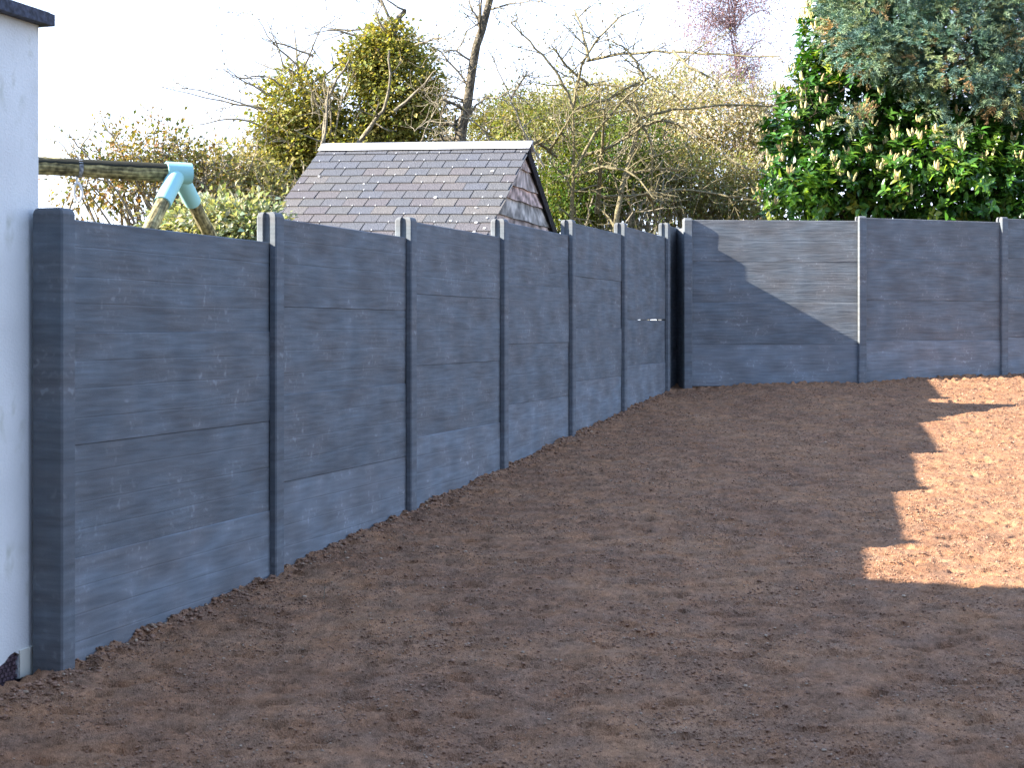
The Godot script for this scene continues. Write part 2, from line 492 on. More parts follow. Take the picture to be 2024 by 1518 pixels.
func make_fences():
	var foot := []; var tops := []; var ends := []; var sunk := []
	for i in 7:
		var s := i * 1.993 + (0.13 if i == 6 else 0.0)
		foot.append(Vector2(-1.952 + 0.3195 * s, 6.543 + 0.9476 * s))
		tops.append(0.0632 * foot[i].y + 0.0066 * foot[i].x + 2.05 + [0.0, 0.005, -0.005, 0.0, 0.008, -0.01, 0.0][i])
		ends.append(1 if i == 0 else 0)
		sunk.append([0.045, 0.03, 0.025, 0.02, 0.022, 0.03, 0.02][i])
	foot.append(foot[6] + Vector2(0.3195, 0.9476) * 0.64)
	tops.append(tops[6] - 0.012); ends.append(-1); sunk.append(0.0)
	ends[0] = -1 if false else 1
	# ends: 1 = first post, no slot towards the start; -1 = last post
	for i in ends.size(): ends[i] = {1: -1, 0: 0, -1: 1}[ends[i]]
	make_fence("long grey concrete fence stepping up the slope from the white building to the corner", foot, tops, ends, sunk, 0, {Vector2i(5, 1): 0.017})
	var f2 := []; var t2 := []; var e2 := []; var s2 := []
	for q in [[1360.0, 18.05, 431.0], [1705.0, 18.22, 427.0], [1986.0, 19.0, 429.0]]:
		var p := P(q[0], q[2], q[1])
		f2.append(Vector2(p.x, q[1])); t2.append(p.y)
	f2.append(f2[2] + Vector2(1.95, 0.75)); t2.append(t2[2] + 0.04)
	f2.append(f2[3] + Vector2(1.95, 0.75)); t2.append(t2[3] + 0.04)
	var long: Node3D = get_node("concrete_fence")
	var ja := W(foot[7].x - 0.04, 0, foot[7].y + 0.02); var jb := W(f2[0].x - 0.02, 0, f2[0].y + 0.07)
	var jd := (jb - ja).normalized()
	var jm := Acc.new()
	var jh: float = (tops[7] - 0.03 - gh(2.1, 18.3) + 0.2) / 2
	jm.box((ja + jb) / 2 + Vector3(0, tops[7] - 0.03 - jh, 0) - long.position, jd * ja.distance_to(jb) / 2, Vector3.UP * jh, jd.cross(Vector3.UP) * 0.018)
	obj("corner_infill", jm.mesh(), M.post, long)
	make_fence("grey concrete fence running across in front of the laurel", f2, t2, [-1, 0, 0, 0, 1], [0.022, 0.02, 0.02, 0.02, 0.02], 3, {})

# ---------------------------------------------------------------- white building, shed, swing
func make_building():
	var k := Vector2(0.3195, 0.9476)                   # along the fence
	var nb := Vector2(-0.9476, 0.3195)                 # away from the yard
	var c := Vector2(-2.112, 6.62)                     # far yard-side corner
	var g := gh(c.x, c.y)
	var top := EYE + (650.0 - 50.0) / F * 6.62
	var root := thing("flat_roofed_building", "white rendered flat-roofed building with dark roof edge beside the first fence post", "building", W(c.x, g, c.y))
	var o3 := root.position
	var L := 8.1; var D := 4.2
	# rendered yard wall with a ragged lower edge near its corner, over a plinth of perforated brick
	var pts := PackedVector2Array()                    # along (back from the corner), height
	for q in [[0.0, top - g], [0.0, -0.02], [0.04, -0.02], [0.14, -0.02], [0.142, 0.05], [0.137, 0.088], [0.165, 0.104], [0.20, 0.096], [0.235, 0.072], [0.28, 0.058], [0.34, 0.035], [0.42, 0.012], [0.55, -0.03], [0.8, -0.05], [1.2, -0.10], [L, -0.9], [L, top - g]]:
		pts.append(Vector2(q[0], q[1]))
	var a := Acc.new()
	var tr := Geometry2D.triangulate_polygon(pts)
	var q3 := func(p: Vector2, back: float) -> Vector3:
		var w := c - k * p.x + nb * back
		return W(w.x, g + p.y, w.y) - o3
	var outw := Vector3(0.9476, 0, 0.3195)
	for i in range(0, tr.size(), 3):
		var p: Vector3 = q3.call(pts[tr[i]], 0.0); var q: Vector3 = q3.call(pts[tr[i + 1]], 0.0); var r: Vector3 = q3.call(pts[tr[i + 2]], 0.0)
		a.quad(p, q, r, p, outw)
	for i in pts.size():
		var p := pts[i]; var q := pts[(i + 1) % pts.size()]
		var mid := (p + q) * 0.5
		a.quad(q3.call(p, 0.0), q3.call(q, 0.0), q3.call(q, 0.022), q3.call(p, 0.022), (q3.call(mid, 0.0) - q3.call(Vector2(2.0, 1.0), 0.0)))
	obj("yard_wall", a.mesh(), M.render, root)
	var core := Acc.new()
	var cc := c - k * (L / 2 + 0.002) + nb * (D / 2 + 0.012)
	core.box(W(cc.x, g + (top - g) / 2 - 0.5, cc.y) - o3, Vector3(k.x, 0, -k.y) * (L / 2 - 0.003), Vector3.UP * ((top - g) / 2 + 0.49), Vector3(nb.x, 0, -nb.y) * (D / 2 - 0.004))
	obj("wall_core", core.mesh(), mottled(0.19, 0.13, 0.15, 0.9, false, 3.0, true), root)
	var endw := Acc.new()
	var ec := c + k * 0.008 + nb * (D / 2 + 0.024)
	endw.box(W(ec.x, g + (top - g) / 2 - 0.2, ec.y) - o3, Vector3(k.x, 0, -k.y) * 0.009, Vector3.UP * ((top - g) / 2 + 0.18), Vector3(nb.x, 0, -nb.y) * (D / 2))
	obj("end_wall", endw.mesh(), M.render, root)
	# plinth brickwork shown where the render has come off: small cells
	var br := Acc.new()
	for i in 14:
		for j in 7:
			var bp := Vector2(0.15 + i * 0.026 + (0.013 if j % 2 else 0.0), -0.045 + j * 0.020)
			var w := c - k * bp.x + nb * 0.010
			br.box(W(w.x, g + bp.y, w.y) - o3, Vector3(k.x, 0, -k.y) * 0.0105, Vector3.UP * 0.0075, Vector3(nb.x, 0, -nb.y) * 0.004)
	var bo := obj("exposed_brickwork", br.mesh(), mottled(0.17, 0.11, 0.125, 0.85, false, 3.0, true), root)
	bo.set_meta("label", "purplish patterned brick where the render has broken away")
	bo.set_meta("kind", "stuff")
	var bead := Acc.new()
	var bw := c - k * 0.088 + nb * (-0.004)
	bead.box(W(bw.x, g + 0.045, bw.y) - o3, Vector3(k.x, 0, -k.y) * 0.052, Vector3.UP * 0.06, Vector3(nb.x, 0, -nb.y) * 0.004)
	obj("repair_patch", bead.mesh(), mat(0.80, 0.76, 0.62, 0.9), root)
	# roof edge: fascia all round the overhang and a felt roof
	var rf := Acc.new()
	var rc := c - k * (L / 2) + nb * (D / 2)
	rf.box(W(rc.x, top + 0.026, rc.y) - o3, Vector3(k.x, 0, -k.y) * (L / 2 + 0.045), Vector3.UP * 0.0262, Vector3(nb.x, 0, -nb.y) * (D / 2 + 0.055))
	obj("roof_edge", rf.mesh(), mottled(0.075, 0.085, 0.125, 0.6, false, 2.0, true), root)
	var felt := Acc.new()
	felt.box(W(rc.x, top + 0.056, rc.y) - o3, Vector3(k.x, 0, -k.y) * (L / 2 + 0.03), Vector3.UP * 0.004, Vector3(nb.x, 0, -nb.y) * (D / 2 + 0.04))
	obj("roof_felt", felt.mesh(), mottled(0.06, 0.06, 0.065, 0.95, false, 2.0, true), root)

func make_house():      # the house whose garden this is stands behind the camera and closes off the low sky there
	var root := thing("house", "two-storey dark brick house at the lower end of the garden", "house", W(1.0, gh(1.0, -1.3), -1.3))
	var wm := mottled(0.13, 0.095, 0.08, 0.9, false, 0.6, true)
	var wl := Acc.new()
	wl.box(Vector3(0, 3.0, 4.0), Vector3(10.0, 0, 0), Vector3(0, 3.3, 0), Vector3(0, 0, 4.0))
	obj("wall", wl.mesh(), wm, root)
	var rf := Acc.new()
	for e in [-1.0, 1.0]:
		rf.quad(Vector3(-10.3, 9.9, 4.0), Vector3(10.3, 9.9, 4.0), Vector3(10.3, 6.1, 4.0 + e * 4.4), Vector3(-10.3, 6.1, 4.0 + e * 4.4), Vector3(0, 1, e))
	obj("roof", rf.mesh(), mottled(0.09, 0.09, 0.10, 0.7, false, 1.0, true), root)
	for q in [[-4.0, 1.5], [4.0, 1.5], [-4.0, 4.2], [0.0, 4.2], [4.0, 4.2]]:
		var w := Acc.new()
		w.box(Vector3(q[0], q[1], -0.02), Vector3(0.6, 0, 0), Vector3(0, 0.6, 0), Vector3(0, 0, 0.03))
		var fr := obj("window", w.mesh(), mat(0.75, 0.75, 0.75, 0.6), root)
		for e in [-1.0, 1.0]:
			var pn := Acc.new()
			pn.box(Vector3(q[0] + e * 0.285, q[1], -0.055), Vector3(0.25, 0, 0), Vector3(0, 0.53, 0), Vector3(0, 0, 0.004))
			obj("pane", pn.mesh(), mat(0.03, 0.035, 0.04, 0.08), fr)
	var dr := Acc.new()
	dr.box(Vector3(0, 1.0, -0.03), Vector3(0.48, 0, 0), Vector3(0, 1.08, 0), Vector3(0, 0, 0.03))
	obj("door", dr.mesh(), mat(0.16, 0.12, 0.09, 0.6), root)

func make_shed():
	var A := P(1045, 287, 14.88)                       # right end of the ridge
	var hx := Vector2(-0.966, 0.259)                   # along the ridge, leftwards
	var h3 := Vector3(hx.x, 0.02, -hx.y).normalized()
	var g3 := Vector3(-0.259, 0, 0.966)                # towards the camera, down the front slope
	var tp := 0.645
	var LEN := 2.19
	var base := W(A.x, gh(A.x, 14.9), 14.88)
	var root := thing("garden_shed", "small shed with grey slate roof and weathered board gable behind the long fence", "shed", base)
	var dn := (g3 + Vector3.DOWN * tp).normalized()    # down the front slope
	var nf := h3.cross(dn)
	if nf.y < 0: nf = -nf
	var db := (-g3 + Vector3.DOWN * tp).normalized()
	var nb := h3.cross(db)
	if nb.y < 0: nb = -nb
	var ap := A - base
	var wood := mottled(0.10, 0.075, 0.06, 0.9, true, 2.0)
	# roof decks
	var dl := 2.24
	var deck := Acc.new()
	deck.box(ap + h3 * LEN / 2 + dn * dl / 2 - nf * 0.03, h3 * (LEN / 2 - 0.012), dn * dl / 2, nf * 0.011)
	var roof := obj("roof", deck.mesh(), wood, root)
	var deck2 := Acc.new()
	deck2.box(ap + h3 * LEN / 2 + db * dl / 2 - nb * 0.015, h3 * (LEN / 2), db * dl / 2, nb * 0.014)
	obj("back_roof", deck2.mesh(), mottled(0.07, 0.07, 0.08, 0.75, false, 2.0), root)
	# slates
	var cols := [[0.108, 0.112, 0.126], [0.114, 0.111, 0.114], [0.12, 0.116, 0.11], [0.105, 0.107, 0.113], [0.134, 0.115, 0.107], [0.126, 0.108, 0.106], [0.16, 0.142, 0.122]]
	var sm := []
	for q in cols: sm.append(mottled(q[0] * 0.85 + 0.055, q[1] * 0.85 + 0.055, q[2] * 0.85 + 0.055, 0.6, false, 5.0))
	for q in sm: q.normal_scale = 0.2
	var sw := 0.226; var ex := 0.160; var sl := 0.30
	var sr := RandomNumberGenerator.new(); sr.seed = 5
	var meshes := []
	for vnt in 4:
		var a := Acc.new()
		var th := 0.0045
		var w := sw / 2 - 0.003
		var cr := [Vector2(-w, 0), Vector2(w, 0), Vector2(w - 0.001 * vnt, sl), Vector2(w * 0.3, sl + sr.randf_range(-0.003, 0.003)), Vector2(-w + 0.002, sl + sr.randf_range(-0.004, 0.004))]
		# local x along the ridge, y down the slope, z out
		for k in range(1, cr.size() - 1):
			a.quad(Vector3(cr[0].x, cr[0].y, th), Vector3(cr[k].x, cr[k].y, th), Vector3(cr[k + 1].x, cr[k + 1].y, th), Vector3(cr[0].x, cr[0].y, th), Vector3(0, 0, 1), Color.WHITE, cr[0] + Vector2(vnt, 0) * 0.3, cr[k] + Vector2(vnt, 0) * 0.3, cr[k + 1] + Vector2(vnt, 0) * 0.3, cr[0] + Vector2(vnt, 0) * 0.3)
		for k in cr.size():
			var p: Vector2 = cr[k]; var q: Vector2 = cr[(k + 1) % cr.size()]
			a.quad(Vector3(p.x, p.y, th), Vector3(q.x, q.y, th), Vector3(q.x, q.y, -th), Vector3(p.x, p.y, -th), Vector3((p + q).x, (p + q).y - sl, 0))
		meshes.append(a.mesh())
	var hooks := Acc.new()
	var tn := noise(0.8, 3, 2)
	for r in 14:
		var y := 0.02 + r * ex
		var n := int(LEN / sw) + 1
		for k in n + 1:
			var x := (k + (0.5 if r % 2 else 0.0)) * sw - 0.012
			var sc := 1.0
			if x - sw / 2 < -0.03 or x + sw / 2 > LEN + 0.03:
				var lo := maxf(x - sw / 2, -0.03); var hi := minf(x + sw / 2, LEN + 0.03)
				if hi - lo < 0.05: continue
				x = (lo + hi) / 2; sc = (hi - lo) / sw
			var f := tn.get_noise_2d(x * 1.6, r * 0.55)
			var mi := sr.randi() % 4
			if r < 3: mi = [0, 0, 3, 1][mi]
			elif f > 0.16: mi = [4, 5, 4, 6][mi]
			elif f > 0.02: mi = [2, 5, 1, 2][mi]
			elif sr.randf() < 0.07: mi = 6
			var o := obj("slate", meshes[sr.randi() % 4], sm[mi], roof)
			var tip := atan2(0.017, sl)
			var bs := Basis(h3, dn, nf) * Basis(Vector3(1, 0, 0), tip) * Basis(Vector3(0, 0, 1), sr.randfn(0, 0.008))
			o.transform = Transform3D(bs * Basis.from_scale(Vector3(sc, 1, 1)), ap + h3 * x + dn * (y - (sl - ex)) + nf * (-0.010 + sr.randf_range(0, 0.002)))
			if sr.randf() < 0.5:
				hooks.box(ap + h3 * (x + sr.randf_range(-0.01, 0.01)) + dn * (y + ex - 0.004) + nf * 0.014, h3 * 0.003, dn * 0.008, nf * 0.003)
	# lichen and bird droppings
	for k in 16:
		var x := sr.randf_range(0.0, LEN) if k > 8 else sr.randf_range(0.0, 0.25)
		hooks.box(ap + h3 * x + dn * sr.randf_range(0.3, 2.0) + nf * 0.016, h3 * sr.randf_range(0.005, 0.014), dn * sr.randf_range(0.005, 0.012), nf * 0.003)
	var hk := obj("slate_hooks", hooks.mesh(), mat(0.72, 0.72, 0.70, 0.5), roof)
	hk.set_meta("kind", "stuff")
	# zinc ridge
	var rg := Acc.new()
	rg.box(ap + h3 * LEN / 2 + dn * 0.055 + nf * 0.026, h3 * (LEN / 2 + 0.035), dn * 0.062, nf * 0.0025)
	rg.box(ap + h3 * LEN / 2 + db * 0.055 + nb * 0.012, h3 * (LEN / 2 + 0.035), db * 0.062, nb * 0.0025)
	var roll := PackedVector3Array()
	for k in 9: roll.append(ap + h3 * (LEN * k / 8.0 * 1.03 - 0.035) + Vector3.UP * 0.026)
	rg.tube(roll, 0.016, 0.016, 8)
	obj("ridge_cap", rg.mesh(), mat(0.74, 0.75, 0.77, 0.5), root)
	# gable boards
	var off := h3 * 0.035
	var inner := 0.03
	var bm := [mottled(0.76, 0.58, 0.48, 0.9, false, 0.4), mottled(0.70, 0.57, 0.48, 0.9, false, 0.35), mottled(0.80, 0.57, 0.47, 0.9, false, 0.45), mottled(0.66, 0.57, 0.48, 0.9, false, 0.4)]
	for q in bm: q.normal_scale = 0.15
	var bt := 0.10; var row := 0
	while bt < 1.9:
		var bh := 0.165 + 0.03 * sin(row * 2.3)
		var y0 := bt; var y1 := bt + bh - 0.004
		var w0 := (y0 - inner) / tp; var w1 := (y1 - inner) / tp
		w0 = clampf(w0, 0.02, 1.62); w1 = clampf(w1, 0.02, 1.62)
		var a := Acc.new()
		var top := []; var bot := []
		for k in 9:
			var t := lerpf(-1, 1, k / 8.0)
			top.append(ap + off + g3 * w0 * t + Vector3.DOWN * y0 - h3 * 0.004)
			bot.append(ap + off + g3 * w1 * t + Vector3.DOWN * (y1 + 0.006 * sin(k * 1.9 + row) + 0.004) - h3 * 0.024)
		for k in 8:
			var u0 := Vector2(k * 0.2, row * 0.37); var u1 := Vector2(k * 0.2 + 0.2, row * 0.37)
			a.quad(top[k], top[k + 1], bot[k + 1], bot[k], -h3, Color.WHITE, u0, u1, u1 + Vector2(0, 0.17), u0 + Vector2(0, 0.17))
			a.quad(bot[k], bot[k + 1], bot[k + 1] + h3 * 0.03, bot[k] + h3 * 0.03, Vector3.DOWN, Color.WHITE, u0, u1, u1, u0)
		obj("gable_board", a.mesh(), bm[row % 4], root)
		bt += bh; row += 1
	# gable backing and far gable, side walls
	var wall := Acc.new()
	var eave := 1.62
	for e in [off + h3 * 0.02, h3 * (LEN - 0.06)]:
		wall.quad(ap + e + Vector3.DOWN * 0.05, ap + e + g3 * eave + Vector3.DOWN * (eave * tp + 0.05), ap + e - g3 * eave + Vector3.DOWN * (eave * tp + 0.05), ap + e + Vector3.DOWN * 0.05, -h3 if e.length() < 1 else h3)
	var yb := A.y - base.y
	for e in [1.0, -1.0]:
		var c0: Vector3 = ap + off + h3 * 0.02 + g3 * eave * e; var c1: Vector3 = ap + h3 * (LEN - 0.06) + g3 * eave * e
		wall.quad(c0 + Vector3.DOWN * (eave * tp + 0.05), c1 + Vector3.DOWN * (eave * tp + 0.05), c1 + Vector3.DOWN * (yb + 0.1), c0 + Vector3.DOWN * (yb + 0.1), g3 * e)
	for e in [off + h3 * 0.02, h3 * (LEN - 0.06)]:
		var c0: Vector3 = ap + e + g3 * eave; var c1: Vector3 = ap + e - g3 * eave
		wall.quad(c0 + Vector3.DOWN * (eave * tp + 0.05), c1 + Vector3.DOWN * (eave * tp + 0.05), c1 + Vector3.DOWN * (yb + 0.1), c0 + Vector3.DOWN * (yb + 0.1), -h3)
	obj("wall", wall.mesh(), wood, root)
	var bb := Acc.new()
	bb.box(ap + db * 1.02 - nb * 0.085 - h3 * 0.004, h3 * 0.012, db * 1.02, nb * 0.055)
	obj("barge_board", bb.mesh(), mottled(0.045, 0.035, 0.035, 0.9, true, 1.5), root)
	var ba := Acc.new()
	ba.box(ap + dn * 1.0 - nf * 0.066 + h3 * 0.055, h3 * 0.012, dn * 1.0, nf * 0.024)
	obj("barge_board", ba.mesh(), mottled(0.10, 0.09, 0.095, 0.9, true, 1.5), root)
	var gp := Acc.new()     # dark slate packing under the ridge at the gable
	gp.box(ap + Vector3.DOWN * 0.09 + h3 * 0.02, h3 * 0.008, g3 * 0.07, Vector3.UP * 0.05)
	obj("gable_peak", gp.mesh(), mottled(0.08, 0.085, 0.10, 0.8), root)

func make_swing():
	var R := P(352, 342, 9.43)
	var L0 := P(85, 329, 9.02)
	var dir := (R - L0).normalized()
	var base := W(R.x, gh(R.x, 9.4), 9.43)
	var root := thing("swing_frame", "round timber swing frame with turquoise corner sleeves behind the first fence panel", "swing frame", base)
	var wood := mottled(0.62, 0.52, 0.24, 0.9, true, 1.5)
	var dark := mottled(0.085, 0.085, 0.055, 0.95, true, 3.0)
	var teal := mat(0.33, 0.60, 0.56, 0.65)
	var b := Acc.new()
	var pts := PackedVector3Array()
	for k in 12: pts.append(R - dir * (3.0 * (11 - k) / 11.0) - base + Vector3(0, 0.004 * sin(k * 1.7), 0))
	b.tube(pts, 0.055, 0.055, 18)
	obj("beam", b.mesh(), wood, root)
	# weathered, algae-dark upper half of the log
	var al := Acc.new()
	var nz := noise(6.0, 71, 3)
	var sd := dir.cross(Vector3.UP).normalized()
	var upv := sd.cross(dir).normalized()
	var nseg := 90
	for k in nseg:
		for s in 10:
			var q := []
			for e in [[k, s], [k + 1, s], [k + 1, s + 1], [k, s + 1]]:
				var t: float = float(e[0]) / nseg * 2.93
				var edge: float = 0.34 + 0.16 * nz.get_noise_1d(t * 3.0 + (0.0 if e[1] < 5 else 40.0))
				var an := lerpf(-1.0, 1.0, e[1] / 10.0) * (PI * 0.5 - edge)
				q.append(R - dir * (2.93 - t) - dir * 0.05 - base + (upv * cos(an) + sd * sin(an)) * 0.0572)
			al.quad(q[0], q[1], q[2], q[3], q[0] - (R - dir * (2.93 - float(k) / nseg * 2.93) - base))
	var ao := obj("weathered_top", al.mesh(), dark, root)
	ao.set_meta("label", "dark weathered upper side of the log")
	# corner sleeve
	var sl := Acc.new()
	sl.tube(PackedVector3Array([R - dir * 0.075 - base, R - base + dir * 0.02, R + dir * 0.085 - base]), 0.069, 0.067, 18)
	obj("corner_sleeve", sl.mesh(), teal, root)
	var rt := R - base
	var down := [[P(300, 446, 9.02), P(326, 404, 9.10)], [P(409, 452, 9.98), P(386, 408, 9.84)]]
	for q in down:
		var foot: Vector3 = q[0] - base
		var d: Vector3 = (foot - rt).normalized()
		var tl := (rt.y + 0.02) / -d.y
		var l := Acc.new()
		l.tube(PackedVector3Array([rt + d * 0.06, rt + d * tl * 0.5, rt + d * tl]), 0.043, 0.043, 14)
		obj("leg", l.mesh(), wood, root)
		var s := Acc.new()
		s.tube(PackedVector3Array([rt + d * 0.045, rt + d * 0.2, rt + d * 0.325]), 0.056, 0.054, 16)
		obj("leg_sleeve", s.mesh(), teal, root)
	# far pair of legs at the other end of the beam
	var e0 := R - dir * 2.9 - base
	for q in down:
		var d: Vector3 = (q[0] - R).normalized()
		var gy := gh(e0.x + base.x, -(e0.z + base.z)) - base.y
		var tl := (e0.y - gy) / -d.y
		var l := Acc.new()
		l.tube(PackedVector3Array([e0 + d * 0.05, e0 + d * tl * 0.5, e0 + d * tl]), 0.043, 0.043, 12)
		obj("leg", l.mesh(), wood, root)
	# strap round the beam and a carabiner hanging from it
	var hp := P(158, 333, 9.13) - base
	var mtl := mat(0.80, 0.79, 0.77, 0.4)
	var st := Acc.new()
	st.tube(PackedVector3Array([hp - dir * 0.012, hp + dir * 0.012]), 0.0595, 0.0595, 16)
	obj("strap", st.mesh(), mottled(0.40, 0.40, 0.40, 0.8), root)
	var hk := Acc.new()
	var top := P(153, 352, 9.12) - base
	hk.tube(PackedVector3Array([hp + Vector3(0, -0.05, 0), top, P(154, 366, 9.12) - base]), 0.008, 0.006, 8)
	obj("hanger", hk.mesh(), mtl, root)
	var ring := PackedVector3Array()
	var rc := P(155, 380, 9.12) - base
	for k in 17:
		var an := TAU * k / 16.0
		ring.append(rc + Vector3(cos(an) * 0.024, sin(an) * 0.056, sin(an) * 0.01))
	var rk := Acc.new(); rk.tube(ring, 0.008, 0.008, 8, false)
	obj("carabiner", rk.mesh(), mtl, root)

# ---------------------------------------------------------------- plants
func leaf_mesh(len_: float, wid: float, bend: float, seg := 3) -> ArrayMesh:
	var a := Acc.new()
	var prof := []
	for k in seg + 1:
		var t := float(k) / seg
		prof.append([t * len_, sin(PI * pow(t, 0.8)) * wid / 2 + 0.0005, -bend * t * t * len_])
	for k in seg:
		for s in [-1.0, 1.0]:
			var p0 := Vector3(0, prof[k][2], prof[k][0]); var p1 := Vector3(0, prof[k + 1][2], prof[k + 1][0])
			var q0 := Vector3(s * prof[k][1], prof[k][2] + prof[k][1] * 0.35, prof[k][0]); var q1 := Vector3(s * prof[k + 1][1], prof[k + 1][2] + prof[k + 1][1] * 0.35, prof[k + 1][0])
			a.quad(p0, p1, q1, q0, Vector3.UP)
	return a.mesh()
func spray_mesh(sd: int, n: int, len_: float, wid: float) -> ArrayMesh:   # a feathery spray: many narrow blades along a drooping axis
	var a := Acc.new()
	var r := RandomNumberGenerator.new(); r.seed = sd
	for k in n:
		var t := r.randf()
		var o := Vector3(0, -0.25 * t * t * len_, t * len_ * 0.75)
		var an := r.randf_range(-1.2, 1.2)
		var d := Vector3(sin(an), r.randf_range(-0.5, 0.45), cos(an)).normalized() * len_ * r.randf_range(0.25, 0.5)
		var s := d.cross(Vector3(r.randfn(), r.randfn(), r.randfn())).normalized() * wid
		a.tri(o - s, o + s, o + d * 0.6 + s * 0.9)
		a.tri(o + d * 0.6 + s * 0.9, o + d, o + d * 0.5 - s)
	return a.mesh()
func look_basis(dir: Vector3, up: Vector3, sc: float) -> Basis:
	var z := dir.normalized()
	var x := up.cross(z)
	if x.length() < 0.01: x = Vector3.RIGHT
	x = x.normalized()
	return Basis(x * sc, z.cross(x) * sc, z * sc)
func scatter(called: String, parent: Node, mesh: Mesh, m: Material, list: Array) -> MultiMeshInstance3D:
	var mm := MultiMesh.new()
	mm.transform_format = MultiMesh.TRANSFORM_3D; mm.use_colors = true; mm.mesh = mesh
	mm.instance_count = list.size()
	for k in list.size():
		mm.set_instance_transform(k, list[k][0]); mm.set_instance_color(k, list[k][1])
	var o := MultiMeshInstance3D.new()
	o.name = called; o.multimesh = mm; o.material_override = m
	o.set_meta("kind", "stuff")
	parent.add_child(o, true)
	return o
func leaf_mat(rough: float, back: Color, spec := 0.4) -> StandardMaterial3D:
	var m := mat(1, 1, 1, rough, true)
	m.metallic_specular = spec
	m.backlight_enabled = true; m.backlight = back
	return m
func vary(c: Color, r: RandomNumberGenerator, amt: float) -> Color:
	var b := 1.0 + r.randfn(0, amt)
	b = clampf(b, 0.45, 1.8)
	return Color(c.r * b * (1.0 + r.randfn(0, amt * 0.35)), c.g * b, c.b * b * (1.0 + r.randfn(0, amt * 0.4)))
func lobe_point(lobes: Array, r: RandomNumberGenerator, shell: float) -> Array:   # [point, outward]
	var tot := 0.0
	for l in lobes: tot += l.r.x * l.r.y
	var pick := r.randf() * tot
	var l = lobes[0]
	for q in lobes:
		pick -= q.r.x * q.r.y
		l = q
		if pick <= 0: break
	var u := Vector3(r.randfn(), r.randfn(), r.randfn()).normalized()
	var rad := lerpf(shell, 1.0, sqrt(r.randf())) * (1.0 + r.randfn(0, 0.06))
	return [l.c + u * l.r * rad, (u / l.r).normalized()]
func lobe(x: float, y: float, d: float, rx: float, ry: float, rz := 0.0) -> Dictionary:   # pixel centre, radii in pixels at that depth
	var k := d / F
	return {"c": P(x, y, d), "r": Vector3(rx * k, ry * k, (rz if rz > 0 else rx) * k)}
func clumped(lobes: Array, clumps: int, per: int, spread: float, shell: float, size: Vector2, col: Array, r: RandomNumberGenerator, upbias := 0.35) -> Array:
	var list := []
	for k in clumps:
		var p := lobe_point(lobes, r, shell)
		var cc: Color = vary(col[r.randi() % col.size()], r, 0.22)
		for j in per:
			var o := Vector3(r.randfn(), r.randfn(), r.randfn()) * spread * 0.6
			var dir: Vector3 = (o.normalized() * 0.8 + p[1] * 0.6 + Vector3(0, upbias - 0.35, 0) + Vector3(r.randfn(), r.randfn(), r.randfn()) * 0.35)
			var up: Vector3 = (Vector3.UP * (0.6 + upbias) + p[1] * 0.5 + Vector3(r.randfn(), r.randfn(), r.randfn()) * 0.5)
			list.append([Transform3D(look_basis(dir, up, r.randf_range(size.x, size.y)), p[0] + o), vary(cc, r, 0.16)])
	return list
func grow(a: Acc, tips: Array, o: Vector3, dir: Vector3, len_: float, rad: float, depth: int, r: RandomNumberGenerator, wander := 0.35, lift := 0.1, kids := 4):
	var n := 5
	var pts := PackedVector3Array([o])
	var d := dir.normalized()
	for k in n:
		d = (d + Vector3(r.randfn(), r.randfn(), r.randfn()) * wander * 0.35 + Vector3.UP * lift * 0.3).normalized()
		pts.append(pts[-1] + d * len_ / n)
	a.tube(pts, rad, rad * 0.45, 5 if rad > 0.012 else 4, false)
	tips.append([pts[n], d]); tips.append([pts[3], d])
	if depth <= 0: return
	for k in kids:
		var t := r.randi_range(1, n)
		var nd := (d * 0.5 + Vector3(r.randfn(), r.randfn(), r.randfn()) * 0.75).normalized()
		grow(a, tips, pts[t], nd, len_ * r.randf_range(0.35, 0.65), rad * 0.5, depth - 1, r, wander, lift, kids)
func limb(a: Acc, tips: Array, px: Array, d0: float, d1: float, r0: float, r1: float, r: RandomNumberGenerator, twigs := 6, tl := 0.6, sides := 8, depth := 1, kids := 3):
	# px: pixel polyline, smoothed; twigs grow from it
	var key := []
	for k in px.size(): key.append(P(px[k][0], px[k][1], lerpf(d0, d1, float(k) / (px.size() - 1))))
	var pts := PackedVector3Array()
	var n := key.size()
	for k in n - 1:
		for s in 4:
			var t := s / 4.0
			pts.append(key[k].cubic_interpolate(key[k + 1], key[maxi(k - 1, 0)], key[mini(k + 2, n - 1)], t))
	pts.append(key[n - 1])
	for k in range(1, pts.size() - 1): pts[k] += Vector3(r.randfn(), r.randfn(), r.randfn()) * r0 * (0.35 if r0 < 0.04 else 0.10)
	a.tube(pts, r0, r1, sides, false)
	for k in twigs:
		var t := r.randi_range(1, pts.size() - 1)
		var d := (pts[t] - pts[t - 1]).normalized()
		var nd := (d * 0.45 + Vector3(r.randfn(), r.randfn() * 0.8 + 0.25, r.randfn() * 0.7)).normalized()
		grow(a, tips, pts[t], nd, tl * r.randf_range(0.5, 1.2), lerpf(r0, r1, float(t) / pts.size()) * 0.42 + 0.002, depth, r, 0.4, 0.05, kids)
func buds(tips: Array, r: RandomNumberGenerator, per: float, size: Vector2, col: Array, spread := 0.012) -> Array:
	var list := []
	for t in tips:
		var n := int(per) + (1 if r.randf() < per - int(per) else 0)
		for k in n:
			var dir: Vector3 = t[1] + Vector3(r.randfn(), r.randfn(), r.randfn()) * 0.8
			list.append([Transform3D(look_basis(dir, Vector3.UP + Vector3(r.randfn(), r.randfn(), r.randfn()) * 0.6, r.randf_range(size.x, size.y)), t[0] + Vector3(r.randfn(), r.randfn(), r.randfn()) * spread), vary(col[r.randi() % col.size()], r, 0.2)])
	return list
